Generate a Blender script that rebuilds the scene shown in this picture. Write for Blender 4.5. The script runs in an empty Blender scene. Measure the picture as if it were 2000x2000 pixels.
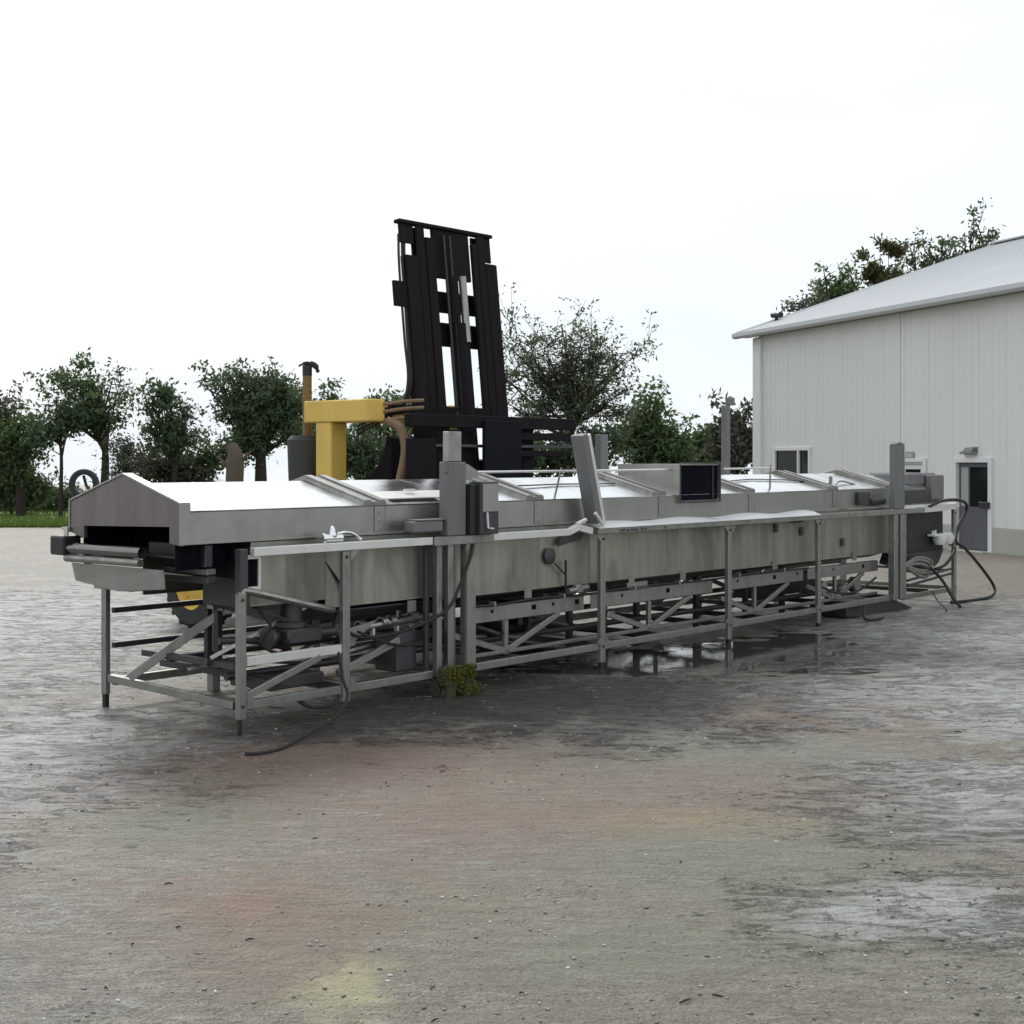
import bpy, bmesh, math, random
import numpy as np
from mathutils import Vector, Matrix

random.seed(7)
rng = np.random.default_rng(11)
R = math.radians
scene = bpy.context.scene
COL = scene.collection

# ------------------------------------------------------------------ camera
cam_d = bpy.data.cameras.new('camera')
cam = bpy.data.objects.new('camera', cam_d)
COL.objects.link(cam)
cam.location = (0, 0, 2.0)
cam.rotation_euler = (R(90), 0, 0)
cam_d.sensor_width = 36.0
cam_d.lens = 48.6
cam_d.shift_y = -0.05
cam_d.clip_end = 6000
scene.camera = cam

# ------------------------------------------------------------------ world (bright overcast sky)
world = bpy.data.worlds.new('World')
scene.world = world
world.use_nodes = True
wt = world.node_tree
for n in list(wt.nodes):
    wt.nodes.remove(n)
w_out = wt.nodes.new('ShaderNodeOutputWorld')
w_bg = wt.nodes.new('ShaderNodeBackground')
w_sky = wt.nodes.new('ShaderNodeTexSky')
w_sky.sky_type = 'NISHITA'
w_sky.sun_disc = False
w_sky.sun_elevation = R(38)
w_sky.sun_rotation = R(-20)
w_sky.dust_density = 3.0
w_tc = wt.nodes.new('ShaderNodeTexCoord')
w_map = wt.nodes.new('ShaderNodeMapping')
w_map.inputs['Scale'].default_value = (1.0, 1.0, 2.6)
w_noise = wt.nodes.new('ShaderNodeTexNoise')
w_noise.inputs['Scale'].default_value = 2.2
w_noise.inputs['Detail'].default_value = 5
w_ramp = wt.nodes.new('ShaderNodeValToRGB')           # cloud layer, slightly uneven
w_ramp.color_ramp.elements[0].position = 0.3
w_ramp.color_ramp.elements[0].color = (6.85, 7.5, 8.1, 1)
w_ramp.color_ramp.elements[1].position = 0.68
w_ramp.color_ramp.elements[1].color = (8.6, 9.0, 9.25, 1)
w_mix = wt.nodes.new('ShaderNodeMix')
w_mix.data_type = 'RGBA'
w_mix.inputs[0].default_value = 0.93
wt.links.new(w_tc.outputs['Generated'], w_map.inputs['Vector'])
wt.links.new(w_map.outputs[0], w_noise.inputs['Vector'])
wt.links.new(w_noise.outputs['Fac'], w_ramp.inputs['Fac'])
wt.links.new(w_sky.outputs[0], w_mix.inputs[6])
wt.links.new(w_ramp.outputs[0], w_mix.inputs[7])
wt.links.new(w_mix.outputs[2], w_bg.inputs['Color'])
w_bg.inputs['Strength'].default_value = 0.094
wt.links.new(w_bg.outputs[0], w_out.inputs['Surface'])

# ------------------------------------------------------------------ sun behind thin cloud
sun_d = bpy.data.lights.new('sun', 'SUN')
sun_d.energy = 1.5
sun_d.angle = R(18)
sun_d.color = (1.0, 0.97, 0.92)
sun = bpy.data.objects.new('sun', sun_d)
COL.objects.link(sun)
sdir = Vector((-0.34, 0.94, 0)).normalized() * math.cos(R(38)) + Vector((0, 0, math.sin(R(38))))
sun.rotation_euler = sdir.to_track_quat('Z', 'Y').to_euler()

vs = scene.view_settings
vs.view_transform = 'Standard'
vs.look = 'None'
vs.exposure = 0.42
vs.gamma = 1.0
vs.use_curve_mapping = False
scene.cycles.max_bounces = 8
scene.cycles.use_denoising = True

# ================================================================== helpers
def tag(o, label=None, cat=None, group=None, kind=None):
    if label: o['label'] = label
    if cat: o['category'] = cat
    if group: o['group'] = group
    if kind: o['kind'] = kind
    return o

def empty(name, loc, rz=0.0, parent=None):
    o = bpy.data.objects.new(name, None)
    o.empty_display_size = 0.2
    COL.objects.link(o)
    o.location = loc
    o.rotation_euler = (0, 0, rz)
    if parent: o.parent = parent
    return o

class MB:
    """collects shapes; build() links them as one mesh object"""
    def __init__(self):
        self.v = []; self.f = []; self.smooth = False
    def add(self, vs_, fs_):
        b = len(self.v)
        self.v += [tuple(p) for p in vs_]
        self.f += [tuple(b + i for i in f) for f in fs_]
        return self
    def obox(self, o, ax, ay, az, c=0.004):
        """chamfered box: centre o, half-axis vectors ax ay az"""
        o = Vector(o); ax = Vector(ax); ay = Vector(ay); az = Vector(az)
        L = (ax.length, ay.length, az.length)
        c = min(c, 0.3 * min(L))
        k = [1 - c / l for l in L]
        vs_, idx = [], {}
        for sx in (-1, 1):
            for sy in (-1, 1):
                for sz in (-1, 1):
                    for a in range(3):
                        q = [sx, sy, sz]
                        m = [q[i] * (1 if i == a else k[i]) for i in range(3)]
                        idx[(sx, sy, sz, a)] = len(vs_)
                        vs_.append(o + ax * m[0] + ay * m[1] + az * m[2])
        fs_ = []
        for a in range(3):
            b, d = [(1, 2), (0, 2), (0, 1)][a]
            for s in (-1, 1):
                loop = []
                for sb, sd in ((-1, -1), (1, -1), (1, 1), (-1, 1)):
                    q = [0, 0, 0]; q[a] = s; q[b] = sb; q[d] = sd
                    loop.append(idx[(q[0], q[1], q[2], a)])
                fs_.append(loop)
        for a in range(3):                       # edges along axis a
            b, d = [(1, 2), (0, 2), (0, 1)][a]
            for sb in (-1, 1):
                for sd in (-1, 1):
                    def I(sa, w):
                        q = [0, 0, 0]; q[a] = sa; q[b] = sb; q[d] = sd
                        return idx[(q[0], q[1], q[2], w)]
                    fs_.append([I(-1, b), I(1, b), I(1, d), I(-1, d)])
        for sx in (-1, 1):
            for sy in (-1, 1):
                for sz in (-1, 1):
                    fs_.append([idx[(sx, sy, sz, a)] for a in range(3)])
        return self.add(vs_, fs_)
    def box(self, x0, x1, y0, y1, z0, z1, c=0.004):
        return self.obox(((x0 + x1) / 2, (y0 + y1) / 2, (z0 + z1) / 2), ((x1 - x0) / 2, 0, 0), (0, (y1 - y0) / 2, 0), (0, 0, (z1 - z0) / 2), c)
    def bar(self, p, q, w, h, c=0.004, up=(0, 0, 1)):
        p = Vector(p); q = Vector(q); d = q - p
        u = Vector(up)
        s = d.cross(u)
        if s.length < 1e-5: s = d.cross(Vector((0, 1, 0)))
        s.normalize(); t = s.cross(d).normalized()
        return self.obox((p + q) / 2, d / 2, s * (w / 2), t * (h / 2), c)
    def tube(self, pts, r, n=8, cap=True):
        pts = [Vector(p) for p in pts]
        rr = r if isinstance(r, (list, tuple)) else [r] * len(pts)
        vs_, fs_ = [], []
        prev = None
        for i, p in enumerate(pts):
            d = (pts[min(i + 1, len(pts) - 1)] - pts[max(i - 1, 0)])
            if d.length < 1e-7: d = Vector((0, 0, 1))
            d.normalize()
            if prev is None:
                a = d.cross(Vector((0, 0, 1)))
                if a.length < 1e-3: a = d.cross(Vector((1, 0, 0)))
            else:
                a = prev - d * prev.dot(d)
                if a.length < 1e-5: a = d.cross(Vector((1, 0, 0)))
            a.normalize(); prev = a; b = d.cross(a)
            for k in range(n):
                t = 2 * math.pi * k / n
                vs_.append(p + (a * math.cos(t) + b * math.sin(t)) * rr[i])
        for i in range(len(pts) - 1):
            for k in range(n):
                k2 = (k + 1) % n
                fs_.append([i * n + k, i * n + k2, (i + 1) * n + k2, (i + 1) * n + k])
        if cap:
            fs_.append(list(range(n))[::-1])
            fs_.append([(len(pts) - 1) * n + k for k in range(n)])
        self.smooth = True
        return self.add(vs_, fs_)
    def lathe(self, o, axis, prof, n=24, closed=True):
        """prof: list of (radius, along)"""
        o = Vector(o); d = Vector(axis).normalized()
        a = d.cross(Vector((0, 0, 1)))
        if a.length < 1e-3: a = d.cross(Vector((1, 0, 0)))
        a.normalize(); b = d.cross(a)
        vs_, fs_ = [], []
        m = len(prof)
        for r, h in prof:
            for k in range(n):
                t = 2 * math.pi * k / n
                vs_.append(o + d * h + (a * math.cos(t) + b * math.sin(t)) * r)
        for i in range(m if closed else m - 1):
            j = (i + 1) % m
            for k in range(n):
                k2 = (k + 1) % n
                fs_.append([i * n + k, i * n + k2, j * n + k2, j * n + k])
        self.smooth = True
        return self.add(vs_, fs_)
    def prism(self, poly, d):
        """poly: list of 3-D points of a planar outline, d: extrusion vector"""
        poly = [Vector(p) for p in poly]; d = Vector(d); n = len(poly)
        vs_ = poly + [p + d for p in poly]
        fs_ = [list(range(n))[::-1], [n + i for i in range(n)]]
        for i in range(n):
            j = (i + 1) % n
            fs_.append([i, j, n + j, n + i])
        return self.add(vs_, fs_)
    def build(self, name, mat, parent=None, auto=True):
        me = bpy.data.meshes.new(name)
        me.from_pydata(self.v, [], self.f)
        bm = bmesh.new(); bm.from_mesh(me)
        bmesh.ops.recalc_face_normals(bm, faces=bm.faces)
        if self.smooth:
            for f in bm.faces: f.smooth = True
            for e in bm.edges:
                if len(e.link_faces) == 2 and e.calc_face_angle(0) > R(40): e.smooth = False
        bm.to_mesh(me); bm.free()
        me.materials.append(mat)
        o = bpy.data.objects.new(name, me)
        COL.objects.link(o)
        if parent: o.parent = parent
        return o

def smooth_path(pts, k=8):
    pts = [Vector(p) for p in pts]
    P = [pts[0] * 2 - pts[1]] + pts + [pts[-1] * 2 - pts[-2]]
    out = []
    for i in range(1, len(P) - 2):
        p0, p1, p2, p3 = P[i - 1], P[i], P[i + 1], P[i + 2]
        for j in range(k):
            t = j / k
            out.append(0.5 * ((2 * p1) + (p2 - p0) * t + (2 * p0 - 5 * p1 + 4 * p2 - p3) * t * t + (3 * p1 - p0 - 3 * p2 + p3) * t ** 3))
    out.append(pts[-1])
    return out

def fast_mesh(name, verts, faces_flat, loop_n, mat, parent=None, smooth=False):
    """verts (n,3) array, faces_flat flat int array, loop_n = corners per face"""
    me = bpy.data.meshes.new(name)
    nf = len(faces_flat) // loop_n
    me.vertices.add(len(verts)); me.vertices.foreach_set('co', np.asarray(verts, dtype=np.float32).ravel())
    me.loops.add(len(faces_flat)); me.loops.foreach_set('vertex_index', np.asarray(faces_flat, dtype=np.int32))
    me.polygons.add(nf)
    me.polygons.foreach_set('loop_start', np.arange(0, nf * loop_n, loop_n, dtype=np.int32))
    me.polygons.foreach_set('loop_total', np.full(nf, loop_n, dtype=np.int32))
    if smooth: me.polygons.foreach_set('use_smooth', np.ones(nf, dtype=bool))
    me.update(calc_edges=True)
    me.materials.append(mat)
    o = bpy.data.objects.new(name, me)
    COL.objects.link(o)
    if parent: o.parent = parent
    return o

# ------------------------------------------------------------------ materials
def new_mat(name):
    m = bpy.data.materials.new(name); m.use_nodes = True
    return m, m.node_tree, m.node_tree.nodes['Principled BSDF']

def nz(t, vec, scale, detail=4, rough=0.55, dist=0.0):
    n = t.nodes.new('ShaderNodeTexNoise')
    n.inputs['Scale'].default_value = scale; n.inputs['Detail'].default_value = detail
    n.inputs['Roughness'].default_value = rough; n.inputs['Distortion'].default_value = dist
    t.links.new(vec, n.inputs['Vector'])
    return n.outputs['Fac']

def ramp(t, fac, stops):
    r = t.nodes.new('ShaderNodeValToRGB')
    e = r.color_ramp.elements
    while len(e) < len(stops): e.new(0.5)
    for i, (p, c) in enumerate(stops):
        e[i].position = p
        e[i].color = (c, c, c, 1) if isinstance(c, (int, float)) else (*c, 1)
    t.links.new(fac, r.inputs['Fac'])
    return r.outputs['Color']

def mixc(t, fac, a, b, mode='MIX'):
    m = t.nodes.new('ShaderNodeMix'); m.data_type = 'RGBA'; m.blend_type = mode
    for k, x in ((0, fac), (6, a), (7, b)):
        if isinstance(x, (int, float)): m.inputs[k].default_value = x if k == 0 else (x, x, x, 1)
        elif isinstance(x, tuple): m.inputs[k].default_value = (*x, 1)
        else: t.links.new(x, m.inputs[k])
    return m.outputs[2]

def mth(t, op, a, b=None, clamp=False):
    m = t.nodes.new('ShaderNodeMath'); m.operation = op; m.use_clamp = clamp
    for k, x in ((0, a), (1, b)):
        if x is None: continue
        if isinstance(x, (int, float)): m.inputs[k].default_value = x
        else: t.links.new(x, m.inputs[k])
    return m.outputs[0]

def coords(t, scale=(1, 1, 1), kind='Object'):
    c = t.nodes.new('ShaderNodeTexCoord'); m = t.nodes.new('ShaderNodeMapping')
    m.inputs['Scale'].default_value = scale
    t.links.new(c.outputs[kind], m.inputs['Vector'])
    return m.outputs[0]

def bump(t, bsdf, h, strength, dist, prev=None):
    b = t.nodes.new('ShaderNodeBump')
    b.inputs['Strength'].default_value = strength; b.inputs['Distance'].default_value = dist
    t.links.new(h, b.inputs['Height'])
    if prev is not None: t.links.new(prev, b.inputs['Normal'])
    t.links.new(b.outputs[0], bsdf.inputs['Normal'])
    return b.outputs[0]

def metal(name, base, rough=0.35, metallic=0.9, grime=0.35, dirt=(0.16, 0.15, 0.125), stretch=(1.2, 1.2, 0.35), bmp=0.0, var=0.2):
    m, t, b = new_mat(name)
    v = coords(t, stretch)
    n1 = nz(t, v, 2.2, 5, 0.6, 0.6)
    n2 = nz(t, coords(t, (1, 1, 0.12)), 9, 4)
    n3 = nz(t, coords(t), 45, 3)
    lo = tuple(x * (1 - var) for x in base); hi = tuple(min(1, x * (1 + var)) for x in base)
    c = mixc(t, n2, lo, hi)
    g = ramp(t, n1, [(0.45, 0.0), (0.75, grime)])
    c = mixc(t, g, c, dirt)
    t.links.new(c, b.inputs['Base Color'])
    b.inputs['Metallic'].default_value = metallic
    mt = mth(t, 'MULTIPLY', mth(t, 'SUBTRACT', 1.0, g), metallic)
    t.links.new(mt, b.inputs['Metallic'])
    r = ramp(t, n1, [(0.2, max(0.02, rough - 0.1)), (0.8, min(1, rough + 0.18))])
    r2 = mixc(t, 0.25, r, mixc(t, n3, rough, min(1, rough + 0.25)))
    t.links.new(r2, b.inputs['Roughness'])
    if bmp: bump(t, b, nz(t, coords(t), 1.6, 2), 0.5, bmp)
    return m

def paint(name, base, rough=0.5, grime=0.4, dirt=(0.08, 0.07, 0.06), spec=0.4, scale=3.0, stretch=(1, 1, 0.5)):
    m, t, b = new_mat(name)
    v = coords(t, stretch)
    n1 = nz(t, v, scale, 6, 0.62, 0.4); n2 = nz(t, coords(t), 40, 4, 0.6)
    c = mixc(t, n2, tuple(x * 0.86 for x in base), tuple(min(1, x * 1.1) for x in base))
    c = mixc(t, ramp(t, n1, [(0.48, 0.0), (0.78, grime)]), c, dirt)
    t.links.new(c, b.inputs['Base Color'])
    t.links.new(ramp(t, n1, [(0.3, rough - 0.08), (0.8, min(1, rough + 0.2))]), b.inputs['Roughness'])
    b.inputs['Specular IOR Level'].default_value = spec
    bump(t, b, n2, 0.15, 0.002)
    return m

M = {}
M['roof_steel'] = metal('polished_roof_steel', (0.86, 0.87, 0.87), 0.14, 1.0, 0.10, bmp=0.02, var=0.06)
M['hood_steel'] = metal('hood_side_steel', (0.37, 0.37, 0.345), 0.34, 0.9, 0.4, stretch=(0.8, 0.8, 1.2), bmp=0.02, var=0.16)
M['tank_steel'] = metal('stained_tank_steel', (0.36, 0.345, 0.30), 0.40, 0.85, 0.85, dirt=(0.10, 0.088, 0.066), bmp=0.03, var=0.4)
M['frame_steel'] = metal('frame_steel', (0.33, 0.33, 0.305), 0.33, 0.9, 0.6, dirt=(0.10, 0.095, 0.08), stretch=(2.5, 2.5, 1.5), var=0.28)
M['dark_steel'] = metal('shadowy_worn_steel', (0.095, 0.095, 0.10), 0.45, 0.8, 0.4, dirt=(0.05, 0.045, 0.04), var=0.3)  # colour darkened to deepen the shade under the machine
M['bright_steel'] = metal('bright_rail_steel', (0.74, 0.74, 0.70), 0.35, 0.55, 0.15, var=0.1)
M['chrome'] = metal('chrome', (0.8, 0.8, 0.8), 0.08, 1.0, 0.05, var=0.05)
M['end_steel'] = metal('end_plate_steel', (0.21, 0.19, 0.18), 0.42, 0.8, 0.5, dirt=(0.10, 0.07, 0.065), var=0.2)
M['roller'] = metal('dark_polished_roller', (0.22, 0.21, 0.20), 0.16, 1.0, 0.3, dirt=(0.03, 0.03, 0.03), var=0.2)
M['black'] = paint('black_plastic', (0.018, 0.018, 0.02), 0.45, 0.3, (0.05, 0.05, 0.05))
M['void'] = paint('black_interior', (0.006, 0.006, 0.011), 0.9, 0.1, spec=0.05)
M['rubber'] = paint('black_rubber', (0.02, 0.02, 0.02), 0.55, 0.3, (0.07, 0.065, 0.06))
M['belt'] = paint('dark_belt', (0.03, 0.03, 0.032), 0.35, 0.3, (0.08, 0.08, 0.08))
M['grey_box'] = paint('grey_enclosure', (0.17, 0.17, 0.17), 0.5, 0.5, (0.07, 0.07, 0.065))
M['dark_box'] = paint('dark_sooty_housing', (0.06, 0.06, 0.058), 0.7, 0.5, (0.03, 0.03, 0.026), spec=0.2)
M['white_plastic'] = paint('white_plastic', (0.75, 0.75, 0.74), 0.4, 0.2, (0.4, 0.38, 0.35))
M['mast'] = paint('black_mast_paint', (0.012, 0.010, 0.012), 0.7, 0.6, (0.034, 0.026, 0.022), spec=0.10, stretch=(2, 2, 0.25))
M['mast_blue'] = paint('blue_black_plate', (0.008, 0.008, 0.014), 0.7, 0.4, (0.02, 0.02, 0.026), spec=0.12)
M['yellow'] = paint('yellow_machine_paint', (0.72, 0.49, 0.11), 0.5, 0.5, (0.40, 0.25, 0.06), stretch=(1, 1, 0.6))
M['tan'] = paint('faded_tan_paint', (0.23, 0.15, 0.085), 0.6, 0.5, (0.10, 0.07, 0.05))
M['rust'] = paint('rusty_pipe', (0.22, 0.14, 0.05), 0.7, 0.6, (0.05, 0.04, 0.035), stretch=(3, 3, 0.5))
M['wall_paint'] = paint('pale_grey_wall_paint', (0.72, 0.73, 0.71), 0.45, 0.25, (0.62, 0.615, 0.54), scale=0.35, stretch=(1, 1, 0.3))
M['roof_paint'] = paint('pale_roof_paint', (0.53, 0.545, 0.56), 0.4, 0.2, (0.55, 0.57, 0.57), scale=0.3, stretch=(1, 1, 1))
M['trim_white'] = paint('white_trim_paint', (0.72, 0.73, 0.73), 0.4, 0.2, (0.5, 0.5, 0.46), scale=0.8)
M['eave_grey'] = paint('grey_gutter_paint', (0.36, 0.37, 0.36), 0.5, 0.3, (0.25, 0.25, 0.24), scale=0.6)
M['concrete'] = paint('foundation_concrete', (0.42, 0.41, 0.36), 0.8, 0.5, (0.33, 0.32, 0.28), scale=1.0)
M['door_dark'] = paint('dark_door_paint', (0.10, 0.10, 0.115), 0.45, 0.4, (0.06, 0.06, 0.06))
M['room'] = paint('unlit_room_paint', (0.10, 0.11, 0.11), 0.7, 0.3)
M['moss'] = paint('mossy_wood', (0.075, 0.07, 0.045), 0.9, 1.0, (0.085, 0.115, 0.028), scale=5)
M['bark'] = paint('bark', (0.045, 0.038, 0.032), 0.9, 0.7, (0.02, 0.018, 0.016), scale=6, stretch=(1, 1, 0.2), spec=0.2)
M['bark_pale'] = paint('pale_dead_bark', (0.12, 0.098, 0.072), 0.9, 0.6, (0.09, 0.07, 0.05), scale=5, stretch=(1, 1, 0.2), spec=0.2)
M['post_grey'] = paint('weathered_grey_post', (0.17, 0.175, 0.17), 0.7, 0.6, (0.09, 0.09, 0.085), scale=5, stretch=(2, 2, 0.3))
M['lamp_grey'] = paint('grey_lamp_housing', (0.22, 0.23, 0.22), 0.5, 0.3)

gm, t, b = new_mat('window_glass')
b.inputs['Base Color'].default_value = (0.012, 0.018, 0.018, 1); b.inputs['Roughness'].default_value = 0.06
b.inputs['Specular IOR Level'].default_value = 0.12
M['glass'] = gm

def leaf_mat(name, a, c, trans=0.42):
    m, t, b = new_mat(name)
    g = t.nodes.new('ShaderNodeNewGeometry')
    n = nz(t, coords(t), 0.9, 3)
    f = mth(t, 'ADD', mth(t, 'MULTIPLY', g.outputs['Random Per Island'], 0.6), mth(t, 'MULTIPLY', n, 0.5), True)
    t.links.new(mixc(t, f, a, c), b.inputs['Base Color'])
    b.inputs['Roughness'].default_value = 0.55
    b.inputs['Specular IOR Level'].default_value = 0.25
    b.inputs['Transmission Weight'].default_value = 0.0
    tr = t.nodes.new('ShaderNodeBsdfTranslucent')
    t.links.new(mixc(t, 0.5, mixc(t, f, a, c), (0.10, 0.13, 0.03)), tr.inputs['Color'])
    mx = t.nodes.new('ShaderNodeMixShader'); mx.inputs[0].default_value = trans
    t.links.new(b.outputs[0], mx.inputs[1]); t.links.new(tr.outputs[0], mx.inputs[2])
    t.links.new(mx.outputs[0], t.nodes['Material Output'].inputs['Surface'])
    return m
M['leaf_dark'] = leaf_mat('dark_leaves', (0.052, 0.086, 0.05), (0.118, 0.165, 0.092))
M['leaf_green'] = leaf_mat('green_leaves', (0.055, 0.098, 0.044), (0.125, 0.185, 0.075))
M['leaf_olive'] = leaf_mat('olive_leaves', (0.05, 0.05, 0.024), (0.12, 0.11, 0.045))
M['moss_leaf'] = leaf_mat('moss', (0.075, 0.075, 0.016), (0.17, 0.165, 0.035), 0.1)
M['leaf_twig'] = leaf_mat('fine_grey_green_leaves', (0.06, 0.085, 0.055), (0.12, 0.16, 0.095), 0.4)
M['leaf_dull'] = leaf_mat('dull_twiggy_leaves', (0.055, 0.062, 0.048), (0.105, 0.12, 0.085), 0.25)

# ------------------------------------------------------------------ ground material: wet trodden grit
m, t, b = new_mat('wet_gravel_yard')
P3 = coords(t)
big = nz(t, P3, 0.33, 3, 0.5, 0.4); mid = nz(t, P3, 1.3, 6, 0.65, 0.8); mid2 = nz(t, coords(t, (1, 1.6, 1)), 0.55, 5, 0.6, 0.8)
fine = nz(t, P3, 22, 6, 0.7); grit = nz(t, P3, 95, 3, 0.6); mott = nz(t, coords(t, (1, 1.7, 1)), 6.0, 6, 0.7, 0.5)
rip = nz(t, coords(t, (0.6, 2.2, 1)), 5.0, 7, 0.66, 1.9)
c = mixc(t, ramp(t, fine, [(0.41, 0.0), (0.59, 1.0)]), (0.075, 0.066, 0.052), (0.36, 0.332, 0.268))
def stones(scale):
    v_ = t.nodes.new('ShaderNodeTexVoronoi'); v_.inputs['Scale'].default_value = scale
    t.links.new(coords(t, (1, 1.15, 1)), v_.inputs['Vector'])
    b_ = t.nodes.new('ShaderNodeSeparateColor'); t.links.new(v_.outputs['Color'], b_.inputs[0])
    return b_.outputs[0], v_.outputs['Distance']
st1, sd1 = stones(42.0); st2, sd2 = stones(110.0)
c = mixc(t, 0.42, c, ramp(t, st1, [(0.0, (0.06, 0.054, 0.044)), (0.5, (0.26, 0.245, 0.205)), (0.88, (0.40, 0.38, 0.325)), (1.0, (0.62, 0.60, 0.54))]))
c = mixc(t, 0.32, c, ramp(t, st2, [(0.0, (0.05, 0.045, 0.038)), (0.6, (0.30, 0.28, 0.235)), (1.0, (0.62, 0.60, 0.54))]))
c = mixc(t, ramp(t, mott, [(0.44, 0.0), (0.60, 0.7)]), c, (0.115, 0.102, 0.082))
c = mixc(t, ramp(t, rip, [(0.52, 0.0), (0.66, 0.75)]), c, (0.38, 0.368, 0.335))  # bright ripple streaks painted into the colour, as relief alone shades weakly
c = mixc(t, ramp(t, rip, [(0.34, 0.7), (0.45, 0.0)]), c, (0.095, 0.087, 0.076))  # shaded side of the ripples painted in as dark streaks
c = mixc(t, ramp(t, mid, [(0.38, 0.0), (0.68, 0.5)]), c, (0.245, 0.222, 0.178))
c = mixc(t, ramp(t, big, [(0.42, 0.0), (0.58, 0.6)]), c, (0.215, 0.155, 0.108))      # brown mud
c = mixc(t, ramp(t, mid2, [(0.50, 0.0), (0.68, 0.55)]), c, (0.20, 0.20, 0.145))     # olive film
c = mixc(t, ramp(t, grit, [(0.55, 0.0), (0.64, 0.8)]), c, (0.055, 0.05, 0.042))
c = mixc(t, ramp(t, grit, [(0.30, 0.8), (0.41, 0.0)]), c, (0.46, 0.445, 0.39))
def blob(cx, cy, rx, ry, soft=0.5):
    """0..1 mask round a point of the yard, with a ragged edge"""
    mp = t.nodes.new('ShaderNodeMapping'); tc = t.nodes.new('ShaderNodeTexCoord')
    mp.inputs['Location'].default_value = (-cx / rx, -cy / ry, 0); mp.inputs['Scale'].default_value = (1 / rx, 1 / ry, 0)
    t.links.new(tc.outputs['Object'], mp.inputs['Vector'])
    ln = t.nodes.new('ShaderNodeVectorMath'); ln.operation = 'LENGTH'
    t.links.new(mp.outputs[0], ln.inputs[0])
    d = mth(t, 'ADD', ln.outputs['Value'], mth(t, 'MULTIPLY', mth(t, 'SUBTRACT', mid, 0.5), 2.3))
    d = mth(t, 'ADD', d, mth(t, 'MULTIPLY', mth(t, 'SUBTRACT', mott, 0.5), 1.4))
    d = mth(t, 'ADD', d, mth(t, 'MULTIPLY', mth(t, 'SUBTRACT', fine, 0.5), 0.9))
    return ramp(t, d, [(max(0.0, 1 - soft), 1.0), (1.0, 0.0)])
for (bx, by, brx, bry, col, am) in ((-0.4, 8.3, 3.2, 2.2, (0.215, 0.16, 0.118), 0.7), (0.6, 6.0, 2.4, 1.3, (0.22, 0.205, 0.14), 0.5), (-1.2, 9.4, 2.0, 1.3, (0.188, 0.113, 0.081), 0.85), (2.5, 11.0, 1.5, 1.2, (0.275, 0.160, 0.085), 0.8), (0.95, 7.6, 0.9, 0.45, (0.325, 0.230, 0.111), 0.75),
                                    (-0.3, 7.6, 1.7, 1.0, (0.219, 0.147, 0.111), 0.75), (1.2, 7.0, 1.2, 0.8, (0.194, 0.211, 0.156), 0.65), (-1.2, 6.2, 0.7, 0.6, (0.225, 0.128, 0.091), 0.7), (-1.9, 7.6, 0.8, 0.7, (0.181, 0.198, 0.130), 0.65),
                                    (1.6, 9.6, 1.3, 0.7, (0.200, 0.224, 0.169), 0.5), (0.4, 5.6, 0.7, 0.5, (0.194, 0.211, 0.143), 0.6), (-0.9, 5.6, 0.6, 0.5, (0.200, 0.141, 0.098), 0.5)):
    c = mixc(t, mth(t, 'MULTIPLY', blob(bx, by, brx, bry, 0.8), am), c, col)
shade_soak = blob(0.3, 11.6, 3.6, 2.1, 0.55)                                             # wet mud, with the machine's shade and dark reflection painted in
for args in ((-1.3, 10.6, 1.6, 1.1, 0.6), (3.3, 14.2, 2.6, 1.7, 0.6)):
    shade_soak = mth(t, 'MAXIMUM', shade_soak, blob(*args))
c = mixc(t, mth(t, 'MULTIPLY', shade_soak, 0.85), c, (0.034, 0.030, 0.026))
pale_sheen = blob(-3.6, 9.4, 1.6, 2.4, 0.8)                                            # bright sky sheen of the wet yard, painted as pale colour
for args in ((4.2, 11.6, 2.0, 2.6, 0.8), (3.3, 8.2, 1.3, 1.2, 0.8), (-7.0, 17, 5, 7, 0.8), (6.5, 16.5, 3.5, 4, 0.8), (1.9, 6.2, 0.7, 0.5, 0.8)):
    pale_sheen = mth(t, 'MAXIMUM', pale_sheen, blob(*args))
c = mixc(t, mth(t, 'MULTIPLY', pale_sheen, mth(t, 'MULTIPLY', ramp(t, rip, [(0.38, 0.25), (0.56, 1.0)]), 0.85)), c, (0.56, 0.575, 0.585))
pale = blob(-0.60, 5.2, 0.24, 0.40, 0.85)
c = mixc(t, mth(t, 'MULTIPLY', pale, 0.66), c, (0.46, 0.42, 0.24))
wet = blob(-3.2, 9.4, 1.9, 2.6, 0.9)
for args in ((4.6, 11.8, 2.8, 3.4, 0.9), (1.8, 14.4, 2.6, 1.8, 0.8), (-6.5, 16, 5.5, 7, 0.9), (2.9, 8.0, 1.7, 1.4, 0.9), (6.0, 17, 5, 5, 0.9), (2.0, 6.2, 1.2, 0.8, 0.9)):
    wet = mth(t, 'MAXIMUM', wet, blob(*args))
wet = mth(t, 'MAXIMUM', wet, mth(t, 'MULTIPLY', shade_soak, 0.75))
wetn = mth(t, 'MULTIPLY', wet, ramp(t, rip, [(0.40, 0.15), (0.58, 1.0)]))
wetn = mth(t, 'MAXIMUM', wetn, mth(t, 'MULTIPLY', ramp(t, rip, [(0.52, 0.0), (0.66, 1.0)]), 0.5))
rg = mth(t, 'ADD', 0.14, mth(t, 'MULTIPLY', mth(t, 'SUBTRACT', 1.0, wetn), 0.34))
rg = mth(t, 'ADD', rg, mth(t, 'MULTIPLY', fine, 0.12))
film = mth(t, 'MULTIPLY', ramp(t, wet, [(0.15, 0.0), (0.5, 1.0)]), ramp(t, nz(t, coords(t, (0.8, 2.3, 1)), 3.2, 7, 0.68, 1.3), [(0.515, 0.0), (0.56, 1.0)]))   # thin film of water
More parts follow.
